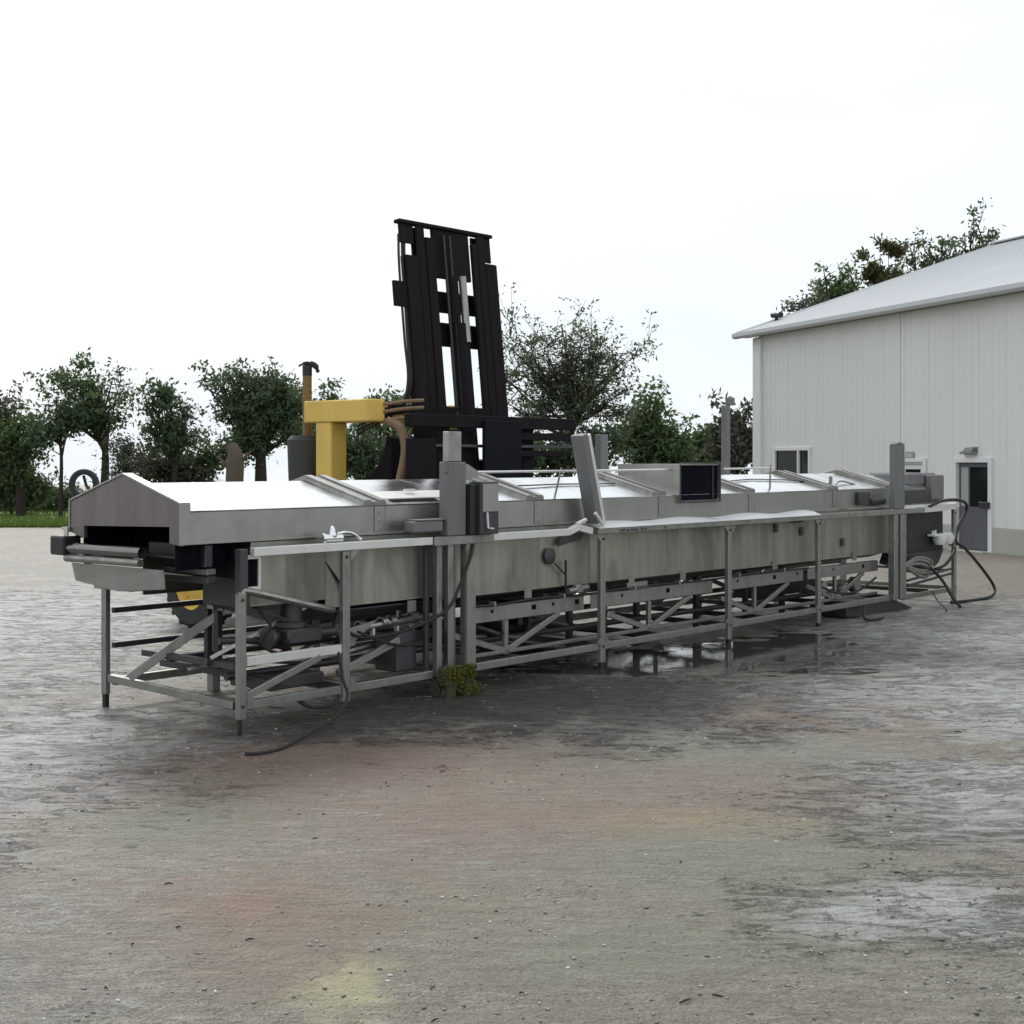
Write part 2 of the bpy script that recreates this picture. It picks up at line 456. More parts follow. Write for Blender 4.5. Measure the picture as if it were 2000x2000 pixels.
rg = mixc(t, film, rg, 0.05)
c = mixc(t, mth(t, 'MULTIPLY', film, 0.35), c, (0.06, 0.056, 0.05))
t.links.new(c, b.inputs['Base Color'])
dry = mth(t, 'SUBTRACT', 1.0, mth(t, 'MULTIPLY', film, 0.85))
t.links.new(rg, b.inputs['Roughness'])
b.inputs['Specular IOR Level'].default_value = 0.5
pv = bump(t, b, rip, 0.7, 0.09)
pv = bump(t, b, mott, 0.6, 0.045, pv)
pv = bump(t, b, mth(t, 'MULTIPLY', fine, dry), 0.8, 0.018, pv)
bump(t, b, mth(t, 'MULTIPLY', mth(t, 'SUBTRACT', 1.0, sd1), dry), 0.6, 0.010, pv)
M['ground'] = m

m, t, b = new_mat('puddle_water')
b.inputs['Base Color'].default_value = (0.055, 0.05, 0.045, 1); b.inputs['Roughness'].default_value = 0.04
bump(t, b, nz(t, coords(t, (0.6, 2.0, 1)), 9, 3), 0.12, 0.006)
M['water'] = m
m, t, b = new_mat('lawn_green')
t.links.new(mixc(t, nz(t, coords(t), 3, 5), (0.085, 0.14, 0.03), (0.18, 0.24, 0.06)), b.inputs['Base Color'])
b.inputs['Roughness'].default_value = 0.9; b.inputs['Specular IOR Level'].default_value = 0.1
M['lawn'] = m
m, t, b = new_mat('pebble_stone')
g = t.nodes.new('ShaderNodeNewGeometry')
t.links.new(ramp(t, g.outputs['Random Per Island'], [(0.0, (0.04, 0.036, 0.03)), (0.25, (0.16, 0.15, 0.135)), (0.75, (0.32, 0.305, 0.275)), (1.0, (0.68, 0.66, 0.60))]), b.inputs['Base Color'])
b.inputs['Roughness'].default_value = 0.4
M['pebble'] = m

# ================================================================== ground sheet
def lattice(seed, n=256):
    return np.random.default_rng(seed).random((n, n))
LATS = [lattice(s) for s in (1, 2, 3, 4)]
def vnoise(x, y, wl, k):
    g = LATS[k]; n = g.shape[0]
    fx = x / wl + 1000.0; fy = y / wl + 1000.0
    ix = np.floor(fx).astype(int); iy = np.floor(fy).astype(int)
    tx = fx - ix; ty = fy - iy
    tx = tx * tx * (3 - 2 * tx); ty = ty * ty * (3 - 2 * ty)
    a = g[ix % n, iy % n]; b_ = g[(ix + 1) % n, iy % n]; c_ = g[ix % n, (iy + 1) % n]; d = g[(ix + 1) % n, (iy + 1) % n]
    return (a * (1 - tx) + b_ * tx) * (1 - ty) + (c_ * (1 - tx) + d * tx) * ty - 0.5
WATER_Z = -0.014
def ghead(x, y):
    h = 0.020 * vnoise(x, y * 1.2, 1.5, 0) + 0.020 * vnoise(x * 0.5, y * 1.6, 0.42, 1) + 0.013 * vnoise(x * 0.6, y * 1.5, 0.17, 2) + 0.009 * vnoise(x * 0.8, y * 1.2, 0.085, 3)
    dips = 0.0
    for (cx, cy, rx, ry, a) in ((1.9, 14.4, 1.8, 1.1, 0.020), (0.6, 13.4, 1.2, 0.9, 0.012), (3.4, 15.4, 1.3, 1.0, 0.016)):
        dips = dips + a * np.exp(-(((x - cx) / rx) ** 2 + ((y - cy) / ry) ** 2))
    f = np.clip((28 - y) / 8, 0, 1)
    z = (h - dips) * f
    z = z - np.clip(y - 120, 0, None) * 0.022
    return z
def graded(lo, hi, step, out_lo, out_hi, g=1.22):
    a = list(np.arange(lo, hi + 1e-6, step))
    s = step; x = a[-1]
    while x < out_hi:
        s *= g; x += s; a.append(x)
    s = step; x = a[0]; pre = []
    while x > out_lo:
        s *= g; x -= s; pre.append(x)
    return np.array(pre[::-1] + a)
gx = graded(-5.6, 7.4, 0.035, -900, 900); gy = graded(4.2, 17.0, 0.03, -60, 2600)
XX, YY = np.meshgrid(gx, gy)
ZZ = ghead(XX, YY)
nx, ny = len(gx), len(gy)
gi = np.arange(nx * ny).reshape(ny, nx)
quads = np.stack([gi[:-1, :-1], gi[:-1, 1:], gi[1:, 1:], gi[1:, :-1]], -1).reshape(-1)
ground = fast_mesh('ground', np.stack([XX, YY, ZZ], -1).reshape(-1, 3), quads, 4, M['ground'], smooth=True)
tag(ground, 'wet grey gravel yard with brown mud stains', kind='structure')
# standing water in the dips
mb = MB()
for (x0, x1, y0, y1) in ((-0.4, 5.0, 12.6, 17.0),):
    mb.add([(x0, y0, WATER_Z), (x1, y0, WATER_Z), (x1, y1, WATER_Z), (x0, y1, WATER_Z)], [(0, 1, 2, 3)])
tag(mb.build('puddle', M['water']), 'shallow puddles standing in the dips of the yard', kind='structure')

# lawn strip far left
mb = MB()
mb.box(-60, -7, 41.8, 60, -0.3, 0.05, 0.02)
tag(mb.build('lawn', M['lawn']), 'strip of mown green lawn at the edge of the yard', kind='structure')
n = 16000
bx = rng.uniform(-26, -8, n); by = 41.4 + 14 * rng.random(n) ** 3; a = rng.uniform(0, 6.28, n); h = rng.uniform(0.05, 0.16, n)
base = np.stack([bx, by, np.where(by < 41.8, 0.0, 0.05)], -1)
dx = np.stack([np.cos(a) * 0.02, np.sin(a) * 0.02, np.zeros(n)], -1)
top = base + np.stack([rng.normal(0, .03, n), rng.normal(0, .03, n), h], -1)
vv = np.stack([base - dx, base + dx, top], 1).reshape(-1, 3)
tag(fast_mesh('grass', vv, np.arange(3 * n), 3, M['lawn']), 'short grass blades on the far lawn', 'grass', kind='stuff')

# pebbles and grit lying on the yard
def pebbles(n, seed):
    r = np.random.default_rng(seed)
    y = 4.7 * (13.0 / 4.7) ** r.random(n)
    x = (r.random(n) - 0.5) * 2 * (0.385 * y)
    clump = vnoise(x, y, 0.9, 3) + 0.5
    keep = r.random(n) < np.clip(clump * 1.6 - 0.35, 0.05, 1)
    x, y = x[keep], y[keep]; n = len(x)
    s = 0.0022 * (1 / np.clip(r.random(n), 0.02, 1)) ** 0.5
    s = np.clip(s, 0.002, 0.012)
    z = ghead(x, y)
    octa = np.array([(1, 0, 0), (0, 1, 0), (-1, 0, 0), (0, -1, 0), (0, 0, 1), (0, 0, -1)], float)
    tri = np.array([(0, 1, 4), (1, 2, 4), (2, 3, 4), (3, 0, 4), (1, 0, 5), (2, 1, 5), (3, 2, 5), (0, 3, 5)])
    a = r.uniform(0, 6.28, n)
    ca, sa = np.cos(a), np.sin(a)
    jit = r.uniform(0.65, 1.25, (n, 6, 3))
    o = octa[None] * jit * np.array([1.25, 0.85, 0.5])
    ox = o[..., 0] * ca[:, None] - o[..., 1] * sa[:, None]; oy = o[..., 0] * sa[:, None] + o[..., 1] * ca[:, None]
    V_ = np.stack([ox, oy, o[..., 2]], -1) * s[:, None, None] + np.stack([x, y, z + s * 0.2], -1)[:, None, :]
    F_ = (tri[None] + 6 * np.arange(n)[:, None, None]).reshape(-1)
    return V_.reshape(-1, 3), F_
V_, F_ = pebbles(15000, 5)
tag(fast_mesh('pebbles', V_, F_, 3, M['pebble']), 'loose pebbles and grit scattered over the yard', 'gravel', kind='stuff')
mb = MB()
for i in range(26):
    y = 4.9 * (2.4 ** random.random()); x = random.uniform(-0.36, 0.36) * y
    a = random.gauss(0, 0.5); l = random.uniform(0.02, 0.10) * random.uniform(.4, 1)
    z = float(ghead(np.array([x]), np.array([y]))[0]) + 0.004
    mb.tube([(x, y, z), (x + l * 0.5 * math.cos(a), y + l * 0.5 * math.sin(a), z + 0.006), (x + l * math.cos(a + .3), y + l * math.sin(a + .3), z)], [0.003, 0.004, 0.002], 5)
tag(mb.build('twigs', M['bark']), 'dark twigs and bark scraps strewn on the wet yard', 'twigs', kind='stuff')

# ================================================================== metal building (right)
W = Vector((0.3316, -0.9434, 0)); Nn = Vector((0.9434, 0.3316, 0))      # along wall (towards camera), inward
bld = empty('metal_building', (7.0, 39.8, 0), math.atan2(W.y, W.x))
tag(bld, 'pale grey metal building with ribbed walls, low pitched roof and dark doors', 'building')
# local axes: x along wall, y inward, z up
EAVE = 5.55; LEN = 26.0; DEP = 17.4; RZ = 8.75
openings = [(1.16, 2.95, 0.95, 2.30, 'window'), (7.0, 8.0, 0.02, 2.0, 'door'), (9.12, 10.32, 0.02, 2.0, 'door')]
cuts = sorted(set([0.0, LEN] + [round(0.72 + 0.9 * i, 3) for i in range(29) if 0.72 + 0.9 * i < LEN] + [v for o in openings for v in o[:2]]))
for s0, s1 in zip(cuts[:-1], cuts[1:]):
    if s1 - s0 < 0.02: continue
    spans = [(0.55, EAVE)]
    for (a0, a1, z0, z1, k) in openings:
        if s0 >= a0 - 1e-4 and s1 <= a1 + 1e-4:
            spans = ([(0.55, z0)] if z0 > 0.6 else []) + [(z1, EAVE)]
    for z0, z1 in spans:
        mb = MB()
        mb.box(s0 + 0.001, s1 - 0.001, 0, 0.04, z0, z1, 0.001)
        k = math.ceil((s0 + 0.03) / 0.225)
        while k * 0.225 < s1 - 0.03:
            x = k * 0.225
            d_ = 0.017 if k % 4 == 0 else 0.011
            w_ = 0.022 if k % 4 == 0 else 0.03
            mb.prism([(x - w_, 0.0, z0), (x - w_ * 0.4, -d_, z0), (x + w_ * 0.4, -d_, z0), (x + w_, 0.0, z0)], (0, 0, z1 - z0))
            k += 1
        mb.build('wall_panel', M['wall_paint'], bld)
fo = MB()
edges = [0.0] + [v for o in openings if o[4] == 'door' for v in o[:2]] + [LEN]
for i in range(0, len(edges), 2):
    fo.box(edges[i], edges[i + 1], -0.03, 0.2, -0.3, 0.545, 0.01)
fo.build('foundation', M['concrete'], bld)
for nm, (x0, x1, y0, y1) in dict(rear_wall=(0, LEN, DEP - 0.05, DEP), end_wall=(LEN - 0.05, LEN, 0.05, DEP - 0.06)).items():
    MB().box(x0, x1, y0, y1, 0, EAVE, 0.002).build(nm, M['wall_paint'], bld)
mb = MB(); mb.prism([(0.0, 0.045, 0), (0.0, DEP - 0.06, 0), (0.0, DEP - 0.06, EAVE), (0.0, DEP / 2, RZ - 0.2), (0.0, 0.045, EAVE)], (0.04, 0, 0))
mb.build('gable_wall', M['wall_paint'], bld)
MB().box(0.05, LEN - 0.06, 0.06, DEP - 0.06, 2.9, 2.95, 0.002).build('ceiling', M['room'], bld)
MB().box(0.05, LEN - 0.06, 0.06, DEP - 0.06, -0.02, 0.02, 0.002).build('floor_slab', M['concrete'], bld)
# corner trim and downspout
MB().box(-0.06, 0.30, -0.05, -0.002, 0.0, EAVE - 0.02, 0.006).build('corner_trim', M['trim_white'], bld)
mb = MB(); mb.box(0.36, 0.46, -0.10, -0.005, 0.1, EAVE - 0.05, 0.02); mb.bar((0.41, -0.05, 0.14), (0.41, -0.25, 0.06), 0.1, 0.08)
mb.build('downspout', M['wall_paint'], bld)
# roof
sl = math.atan2(RZ - EAVE - 0.1, DEP / 2)
def roof_slope(flip):
    mb = MB()
    y0, z0 = -0.38, EAVE + 0.12
    pts = [(-0.42, y0, z0), (-0.42, DEP / 2, RZ), (-0.42, DEP / 2, RZ - 0.06), (-0.42, y0, z0 - 0.06)]
    if flip: pts = [(x, DEP - y, z) for x, y, z in pts]
    mb.prism(pts, (LEN + 0.9, 0, 0))
    for i in range(int((LEN + 0.9) / 0.3)):
        x = -0.36 + 0.3 * i
        p, q = (x, y0 + 0.02, z0 + 0.006), (x, DEP / 2, RZ + 0.006)
        if flip: p, q = (x, DEP - p[1], p[2]), (x, DEP - q[1], q[2])
        mb.bar(p, q, 0.03, 0.02, 0.002)
    return mb
roof_slope(False).build('roof_slope', M['roof_paint'], bld)
roof_slope(True).build('roof_slope', M['roof_paint'], bld)
MB().bar((-0.42, DEP / 2, RZ + 0.03), (LEN + 0.5, DEP / 2, RZ + 0.03), 0.4, 0.05).build('ridge_cap', M['roof_paint'], bld)
mb = MB(); zg = EAVE + 0.12
mb.prism([(-0.42, -0.53, zg + 0.0), (-0.42, -0.53, zg - 0.10), (-0.42, -0.47, zg - 0.15), (-0.42, -0.385, zg - 0.15), (-0.42, -0.385, zg + 0.0)], (LEN + 1, 0, 0))
mb.build('gutter', M['roof_paint'], bld)
MB().box(-0.41, LEN + 0.4, -0.38, -0.003, zg - 0.11, zg - 0.08, 0.002).build('soffit', M['eave_grey'], bld)
mb = MB()
mb.bar((-0.432, -0.40, zg - 0.02), (-0.432, DEP / 2, RZ - 0.05), 0.02, 0.14); mb.bar((-0.432, DEP + 0.4, zg - 0.02), (-0.432, DEP / 2, RZ - 0.05), 0.02, 0.14)
mb.build('rake_trim', M['trim_white'], bld)
# window
(a0, a1, z0, z1, _) = openings[0]
fr = MB()
for bx_ in ((a0 - 0.09, a1 + 0.09, z1 - 0.02, z1 + 0.08), (a0 - 0.09, a1 + 0.09, z0 - 0.08, z0 + 0.02), (a0 - 0.09, a0 + 0.03, z0 + 0.02, z1 - 0.02), (a1 - 0.03, a1 + 0.06, z0 + 0.02, z1 - 0.02), (a0 + 1.2, a0 + 1.27, z0 + 0.02, z1 - 0.02)):
    fr.box(bx_[0], bx_[1], -0.05, 0.03, bx_[2], bx_[3], 0.005)
wf = fr.build('window', M['trim_white'], bld)
MB().box(a0 + 0.03, a0 + 1.2, 0.005, 0.012, z0 + 0.02, z1 - 0.02, 0.001).build('pane', M['glass'], wf)
MB().box(a0 + 1.27, a1 - 0.03, 0.012, 0.018, z0 + 0.02, z1 - 0.02, 0.001).build('pane', M['glass'], wf)
# half hidden door: white leaf with small dark pane
(a0, a1, z0, z1, _) = openings[1]
fr = MB()
fr.box(a0 - 0.06, a0 + 0.05, -0.06, 0.03, 0, z1 + 0.06, 0.005); fr.box(a1 - 0.05, a1 + 0.06, -0.06, 0.03, 0, z1 + 0.06, 0.005); fr.box(a0 + 0.05, a1 - 0.05, -0.06, 0.03, z1 - 0.03, z1 + 0.06, 0.005)
fr.build('door_frame', M['trim_white'], bld)
d1 = MB()
d1.box(a0 + 0.055, a1 - 0.055, 0.0, 0.045, 0.02, 1.5, 0.004); d1.box(a0 + 0.055, a1 - 0.055, 0.0, 0.045, 1.8, z1 - 0.035, 0.004)
d1.box(a0 + 0.055, a0 + 0.2, 0.0, 0.045, 1.503, 1.797, 0.004); d1.box(a1 - 0.2, a1 - 0.055, 0.0, 0.045, 1.503, 1.797, 0.004)
door1 = d1.build('door', M['trim_white'], bld); door1['label'] = 'white door with a small dark pane'
MB().box(a0 + 0.2, a1 - 0.2, 0.015, 0.025, 1.503, 1.797, 0.001).build('pane', M['glass'], door1)
MB().box(a0 + 0.1, a1 - 0.1, -0.012, -0.002, 1.90, 1.93, 0.002).build('door_closer', M['eave_grey'], door1)
MB().tube([(a0 + 0.14, -0.05, 1.0), (a0 + 0.14, -0.05, 1.02), (a0 + 0.26, -0.05, 1.02)], 0.015).build('handle', M['bright_steel'], door1)
sg = MB().box(7.18, 7.58, -0.06, -0.03, 2.06, 2.22, 0.004).build('sign_plate', M['eave_grey'], bld)
# letter strokes on the small sign (barely legible word)
ls = MB()
for (x0, x1, zz0, zz1) in ((7.23, 7.33, 2.175, 2.19), (7.27, 7.29, 2.09, 2.175), (7.35, 7.36, 2.09, 2.15), (7.36, 7.42, 2.14, 2.15), (7.42, 7.43, 2.09, 2.15), (7.36, 7.42, 2.11, 2.118), (7.46, 7.53, 2.14, 2.15), (7.46, 7.47, 2.12, 2.14), (7.46, 7.53, 2.115, 2.123), (7.52, 7.53, 2.09, 2.115), (7.46, 7.52, 2.085, 2.094)):
    ls.box(x0, x1, -0.066, -0.0605, zz0, zz1, 0.001)
ls.build('lettering', M['trim_white'], sg)
# dark door with glass
(a0, a1, z0, z1, _) = openings[2]
fr = MB()
fr.box(a0 - 0.05, a0 + 0.06, -0.06, 0.05, 0, z1 + 0.07, 0.006); fr.box(a1 - 0.05, a1 + 0.08, -0.06, 0.05, 0, z1 + 0.07, 0.006); fr.box(a0 + 0.06, a1 - 0.05, -0.06, 0.05, z1 - 0.04, z1 + 0.07, 0.006)
fr.build('door_frame', M['trim_white'], bld)
d2 = MB()
d2.box(a0 + 0.065, a1 - 0.055, 0.03, 0.075, 0.03, 0.98, 0.004)
d2.box(a0 + 0.065, a0 + 0.11, 0.03, 0.075, 0.983, z1 - 0.05, 0.004); d2.box(a1 - 0.13, a1 - 0.055, 0.03, 0.075, 0.983, z1 - 0.05, 0.004)
d2.box(a0 + 0.111, a1 - 0.131, 0.03, 0.075, z1 - 0.14, z1 - 0.05, 0.004)
d2.box(a0 + 0.38, a0 + 0.43, 0.03, 0.075, 0.983, z1 - 0.143, 0.004)
door2 = d2.build('door', M['door_dark'], bld); door2['label'] = 'dark grey door with tall glass panes'
o = MB().box(a0 + 0.111, a0 + 0.379, 0.045, 0.055, 0.983, z1 - 0.143, 0.001).build('pane', M['eave_grey'], door2); o['label'] = 'pale side pane'
MB().box(a0 + 0.431, a1 - 0.131, 0.045, 0.055, 0.983, z1 - 0.143, 0.001).build('pane', M['glass'], door2)
h_ = MB(); h_.box(a1 - 0.28, a1 + 0.04, -0.12, -0.065, 0.96, 1.10, 0.02); h_.box(a1 - 0.2, a1 - 0.12, -0.065, 0.03, 1.0, 1.06, 0.005)
h_.build('handle', M['black'], door2)
lp = MB(); lp.prism([(9.40, -0.002, 2.15), (9.44, -0.16, 2.15), (9.66, -0.2, 2.17), (9.86, -0.18, 2.16), (9.88, -0.002, 2.16), (9.86, -0.002, 2.28), (9.62, -0.002, 2.27)][:5], (0, 0, 0.05))
lp.prism([(9.42, -0.003, 2.202), (9.5, -0.13, 2.202), (9.84, -0.15, 2.212), (9.86, -0.003, 2.212)], (0.06, 0.02, 0.09))
lp.build('wall_lamp', M['lamp_grey'], bld)
for nm, zz in (('threshold', 0.0),):
    mb = MB(); mb.box(a0, a1, -0.25, 0.2, -0.1, 0.018, 0.01); mb.build(nm, M['concrete'], bld)
mb = MB(); mb.tube([(-0.35, 0.9, 6.0), (-0.35, 0.9, 6.24)], 0.05); mb.tube([(-0.55, 0.9, 6.28), (-0.1, 0.9, 6.25)], 0.09, 10)
mb.build('roof_vent', M['black'], bld)
MB().tube([(6.0, 8.4, 8.6), (6.0, 8.4, 9.25)], 0.05).build('vent_pipe', M['trim_white'], bld)

# ================================================================== stainless conveyor machine
ANG = math.atan2(0.7557, 0.655)
P0 = (-1.9925, 10.0935)
def wpos(u, v, z=0.0):
    return (P0[0] + 0.655 * u - 0.7557 * v, P0[1] + 0.7557 * u + 0.655 * v, z)
mc = empty('conveyor_machine', (P0[0], P0[1], 0), ANG)
tag(mc, 'long stainless steel processing conveyor with pitched hood standing on tube legs', 'conveyor')
L_END = 12.7; WID = 1.80
# --- legs
def leg(u, v, w, z0, z1, mat='frame_steel', name='leg'):
    mb = MB()
    if v < 0.9: mb.box(u, u + w, v, v + 0.012, z0, z1, 0.002); mb.box(u, u + 0.012, v + 0.013, v + w, z0, z1, 0.002)
    else: mb.box(u, u + w, v - 0.012, v, z0, z1, 0.002); mb.box(u, u + 0.012, v - w, v - 0.013, z0, z1, 0.002)
    return mb.build(name, M[mat], mc)
def tleg(u, v, w, z0, z1, mat='frame_steel', name='leg', d=None):
    return MB().box(u, u + w, v, v + (d or w), z0, z1, 0.006).build(name, M[mat], mc)
l0 = tleg(0.0, 0.0, 0.07, 0.10, 1.03, d=0.05)
MB().box(0.015, 0.035, 0.01, 0.04, -0.02, 0.10, 0.003).build('foot', M['black'], l0)
lf = tleg(0.0, WID - 0.065, 0.05, 0.10, 0.98, d=0.065)
MB().box(0.005, 0.045, WID - 0.055, WID - 0.01, -0.02, 0.10, 0.003).build('foot', M['black'], lf)
MB().box(-0.03, 0.10, 1.34, 1.86, 0.96, 1.05, 0.006).build('leg_bracket', M['frame_steel'], mc)
MB().box(0.03, 0.10, 0.02, 0.09, 1.03, 1.35, 0.004).build('corner_plate', M['dark_steel'], mc)
tleg(1.02, 0.0, 0.075, 0.10, 1.293, d=0.05)
for u in (4.36, 6.66, 8.68):
    l = tleg(u, 0.0, 0.075 if u < 8 else 0.07, 0.04, 1.293, d=0.05)
    MB().box(u + 0.01, u + 0.06, 0.005, 0.045, -0.02, 0.04, 0.003).build('foot', M['black'], l)
l = tleg(12.64, 0.0, 0.075, 0.0, 1.31, d=0.05)
for u in (1.05, 2.2, 4.36, 6.66, 8.68, 10.7, 12.64):
    tleg(u, WID - 0.085, 0.085, -0.01, 1.30)
for (u0, u1, v0, v1, mt) in ((2.04, 2.085, 0.10, 0.14, 'dark_steel'), (2.11, 2.17, 0.03, 0.09, 'frame_steel'), (2.19, 2.215, 0.10, 0.14, 'dark_steel'), (2.235, 2.30, 0.02, 0.08, 'frame_steel'), (2.325, 2.37, 0.06, 0.10, 'frame_steel')):
    MB().box(u0, u1, v0, v1, 0.17, 1.29, 0.004).build('upright', M[mt], mc)
ch = MB(); ch.box(2.415, 2.53, -0.03, -0.015, 0.14, 1.30, 0.003); ch.box(2.415, 2.428, -0.014, 0.05, 0.14, 1.30, 0.003); ch.box(2.517, 2.53, -0.014, 0.05, 0.14, 1.30, 0.003)
ch.build('upright', M['frame_steel'], mc)
for (u0, u1) in ((10.67, 10.79), (10.86, 11.03)):
    MB().box(u0, u1, -0.03, 0.06, 0.17, 1.29, 0.006).build('upright', M['frame_steel'], mc)
bolt_me = None
def bolt(par, u, v, z):
    global bolt_me
    if bolt_me is None:
        o = MB().lathe((0, 0, 0), (0, -1, 0), [(0.001, 0.012), (0.011, 0.012), (0.014, 0.006), (0.014, 0), (0.001, 0)], 6, False).build('bolt', M['dark_steel'], par); bolt_me = o.data
    else:
        o = bpy.data.objects.new('bolt', bolt_me); COL.objects.link(o); o.parent = par
    o.location = (u, v, z)
for lo in [o for o in list(mc.children) if o.name.split('.')[0] == 'leg']:
    xs = [q[0] for q in lo.bound_box]; ys = [q[1] for q in lo.bound_box]; zs = [q[2] for q in lo.bound_box]
    if min(ys) < 0.5:
        for z in (0.20, max(zs) - 0.05): bolt(lo, (min(xs) + max(xs)) / 2, min(ys), z)
# --- top rails and shelf
def rail(name, mat, u0, u1, v0, v1, z0, z1, c=0.004):
    return MB().box(u0, u1, v0, v1, z0, z1, c).build(name, M[mat], mc)
rail('top_rail', 'bright_steel', 0.12, 2.0, -0.03, 0.03, 1.295, 1.36)
rail('top_rail', 'frame_steel', 2.003, 2.75, -0.05, 0.03, 1.285, 1.36)
mb = MB(); mb.bar((2.753, 0, 1.328), (3.85, 0, 1.33), 0.06, 0.065); mb.bar((3.85, -0.002, 1.33), (3.98, -0.01, 1.375), 0.055, 0.06); mb.bar((3.98, -0.005, 1.37), (4.2, 0, 1.325), 0.055, 0.065)
mb.build('top_rail', M['bright_steel'], mc)
rail('top_rail', 'frame_steel', 4.28, 8.67, -0.03, 0.03, 1.293, 1.345)
rail('top_rail', 'frame_steel', 8.68, 11.6, -0.03, 0.03, 1.295, 1.36)
mb = MB()
pr = [(11.6, 1.295), (12.3, 1.305), (12.75, 1.345), (12.75, 1.40), (12.3, 1.385), (11.6, 1.362)]
mb.prism([(u, -0.03, z) for u, z in pr], (0, 0.12, 0)); mb.build('top_rail', M['bright_steel'], mc)
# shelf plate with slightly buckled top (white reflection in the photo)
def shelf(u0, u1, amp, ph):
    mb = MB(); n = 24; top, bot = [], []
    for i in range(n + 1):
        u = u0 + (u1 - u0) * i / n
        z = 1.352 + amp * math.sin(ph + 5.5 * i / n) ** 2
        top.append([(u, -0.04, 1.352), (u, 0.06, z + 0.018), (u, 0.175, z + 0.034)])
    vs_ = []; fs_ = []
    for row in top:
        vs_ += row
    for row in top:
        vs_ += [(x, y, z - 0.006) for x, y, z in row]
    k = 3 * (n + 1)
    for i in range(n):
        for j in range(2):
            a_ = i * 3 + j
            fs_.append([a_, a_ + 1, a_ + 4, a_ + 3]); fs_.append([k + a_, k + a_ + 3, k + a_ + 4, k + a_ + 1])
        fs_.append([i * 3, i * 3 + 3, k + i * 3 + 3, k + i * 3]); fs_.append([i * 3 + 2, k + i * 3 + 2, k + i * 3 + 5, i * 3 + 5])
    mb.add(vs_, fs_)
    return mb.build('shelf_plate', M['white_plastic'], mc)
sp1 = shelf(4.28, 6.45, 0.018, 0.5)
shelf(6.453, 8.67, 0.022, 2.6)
pt = MB()
for i, (du, w_) in enumerate(((4.62, .02), (4.66, .05), (4.73, .06), (4.81, .03), (4.86, .07), (4.98, .04), (5.05, .03), (5.4, .02))):
    pt.box(du, du + w_, -0.034, -0.0315, 1.305, 1.33 if i % 2 else 1.325, 0.001)
pt.build('rail_print', M['dark_steel'], mc)
rail('top_rail', 'frame_steel', 0.10, 12.6, WID - 0.05, WID, 1.295, 1.36)
# --- lower rails
def bottom(u0, u1, v0, mat='frame_steel', name='bottom_rail', z=0.165):
    mb = MB(); mb.box(u0, u1, v0, v0 + 0.05, z, z + 0.065, 0.004)
    return mb.build(name, M[mat], mc)
bottom(0.085, 2.05, 0.02); bottom(2.535, 6.65, 0.02); bottom(6.75, 10.66, 0.02); bottom(11.04, 12.64, 0.02, z=0.14)
bottom(0.085, 6.6, WID - 0.07); bottom(6.75, 12.6, WID - 0.07)
for z0, z1, u1 in ((0.47, 0.515, 12.6), (0.755, 0.80, 12.6)):
    rail('side_rail', 'dark_steel', 0.085, u1, WID - 0.06, WID - 0.02, z0, z1)
mb = MB(); mb.bar((0.03, 0.085, 0.20), (0.03, WID - 0.085, 0.235), 0.05, 0.06); mb.build('end_rail', M['frame_steel'], mc)
rail('middle_rail', 'bright_steel', 0.085, 1.02, 0.015, 0.055, 0.485, 0.555)
mb = MB(); mb.bar((0.10, 0.03, 0.27), (0.80, 0.03, 0.48), 0.035, 0.055); mb.build('brace', M['frame_steel'], mc)
mb = MB(); mb.tube(smooth_path([(0.04, 0.04, 0.98), (0.06, 0.04, 1.03), (0.14, 0.04, 1.03), (0.7, 0.05, 0.89), (1.0, 0.1, 0.82)]), 0.028, 8); mb.build('brace', M['frame_steel'], mc)
mb = MB(); mb.bar((-0.03, 1.35, 0.28), (0.55, 0.9, 0.80), 0.05, 0.07); mb.build('brace', M['frame_steel'], mc)
mb = MB(); mb.bar((0.55, 0.9, 0.80), (1.0, 0.55, 0.86), 0.05, 0.07); mb.build('brace', M['frame_steel'], mc)
rail('cross_member', 'dark_steel', 0.18, 0.24, 0.3, 1.5, 0.42, 0.47)
rail('cross_member', 'dark_steel', 0.5, 0.56, 0.09, WID - 0.09, 0.28, 0.34)
for v, u in ((0.85, 0.45), (1.05, 0.5)):
    rail('strut', 'dark_steel', u, u + 0.05, v, v + 0.05, 0.34, 0.80)
for u in (1.06, 2.25, 3.2, 4.4, 5.46, 6.7, 7.56, 8.7, 9.6, 10.75, 11.9):
    rail('cross_member', 'dark_steel', u, u + 0.05, 0.075, WID - 0.075, 0.17, 0.225)
# channel beams with dark slots, near and far
slot_u = {2.66: (2.98, 3.55, 3.85, 4.2), 4.45: (4.95, 5.75), 6.9: (7.15, 7.95, 8.5), 8.8: (9.4, 10.2)}
for (u0, u1) in ((2.66, 4.34), (4.45, 6.64), (6.9, 8.66), (8.77, 10.65)):
    for v in (0.2, 1.58):
        mb = MB(); mb.box(u0, u1, v - 0.004, v + 0.004, 0.55, 0.685, 0.002)
        mb.box(u0, u1, v + 0.005, v + 0.06, 0.677, 0.685, 0.001); mb.box(u0, u1, v + 0.005, v + 0.06, 0.55, 0.558, 0.001)
        bm_ = mb.build('channel_beam', M['frame_steel'], mc)
        if v < 1:
            key = [k for k in slot_u if abs(k - u0) < 0.05][0]
            for i, su in enumerate(slot_u[key]):
                MB().box(su, su + (0.06 if i % 2 else 0.03), v - 0.007, v - 0.0045, 0.625 - 0.015 * (i % 2), 0.655, 0.0005).build('slot', M['void'], bm_)
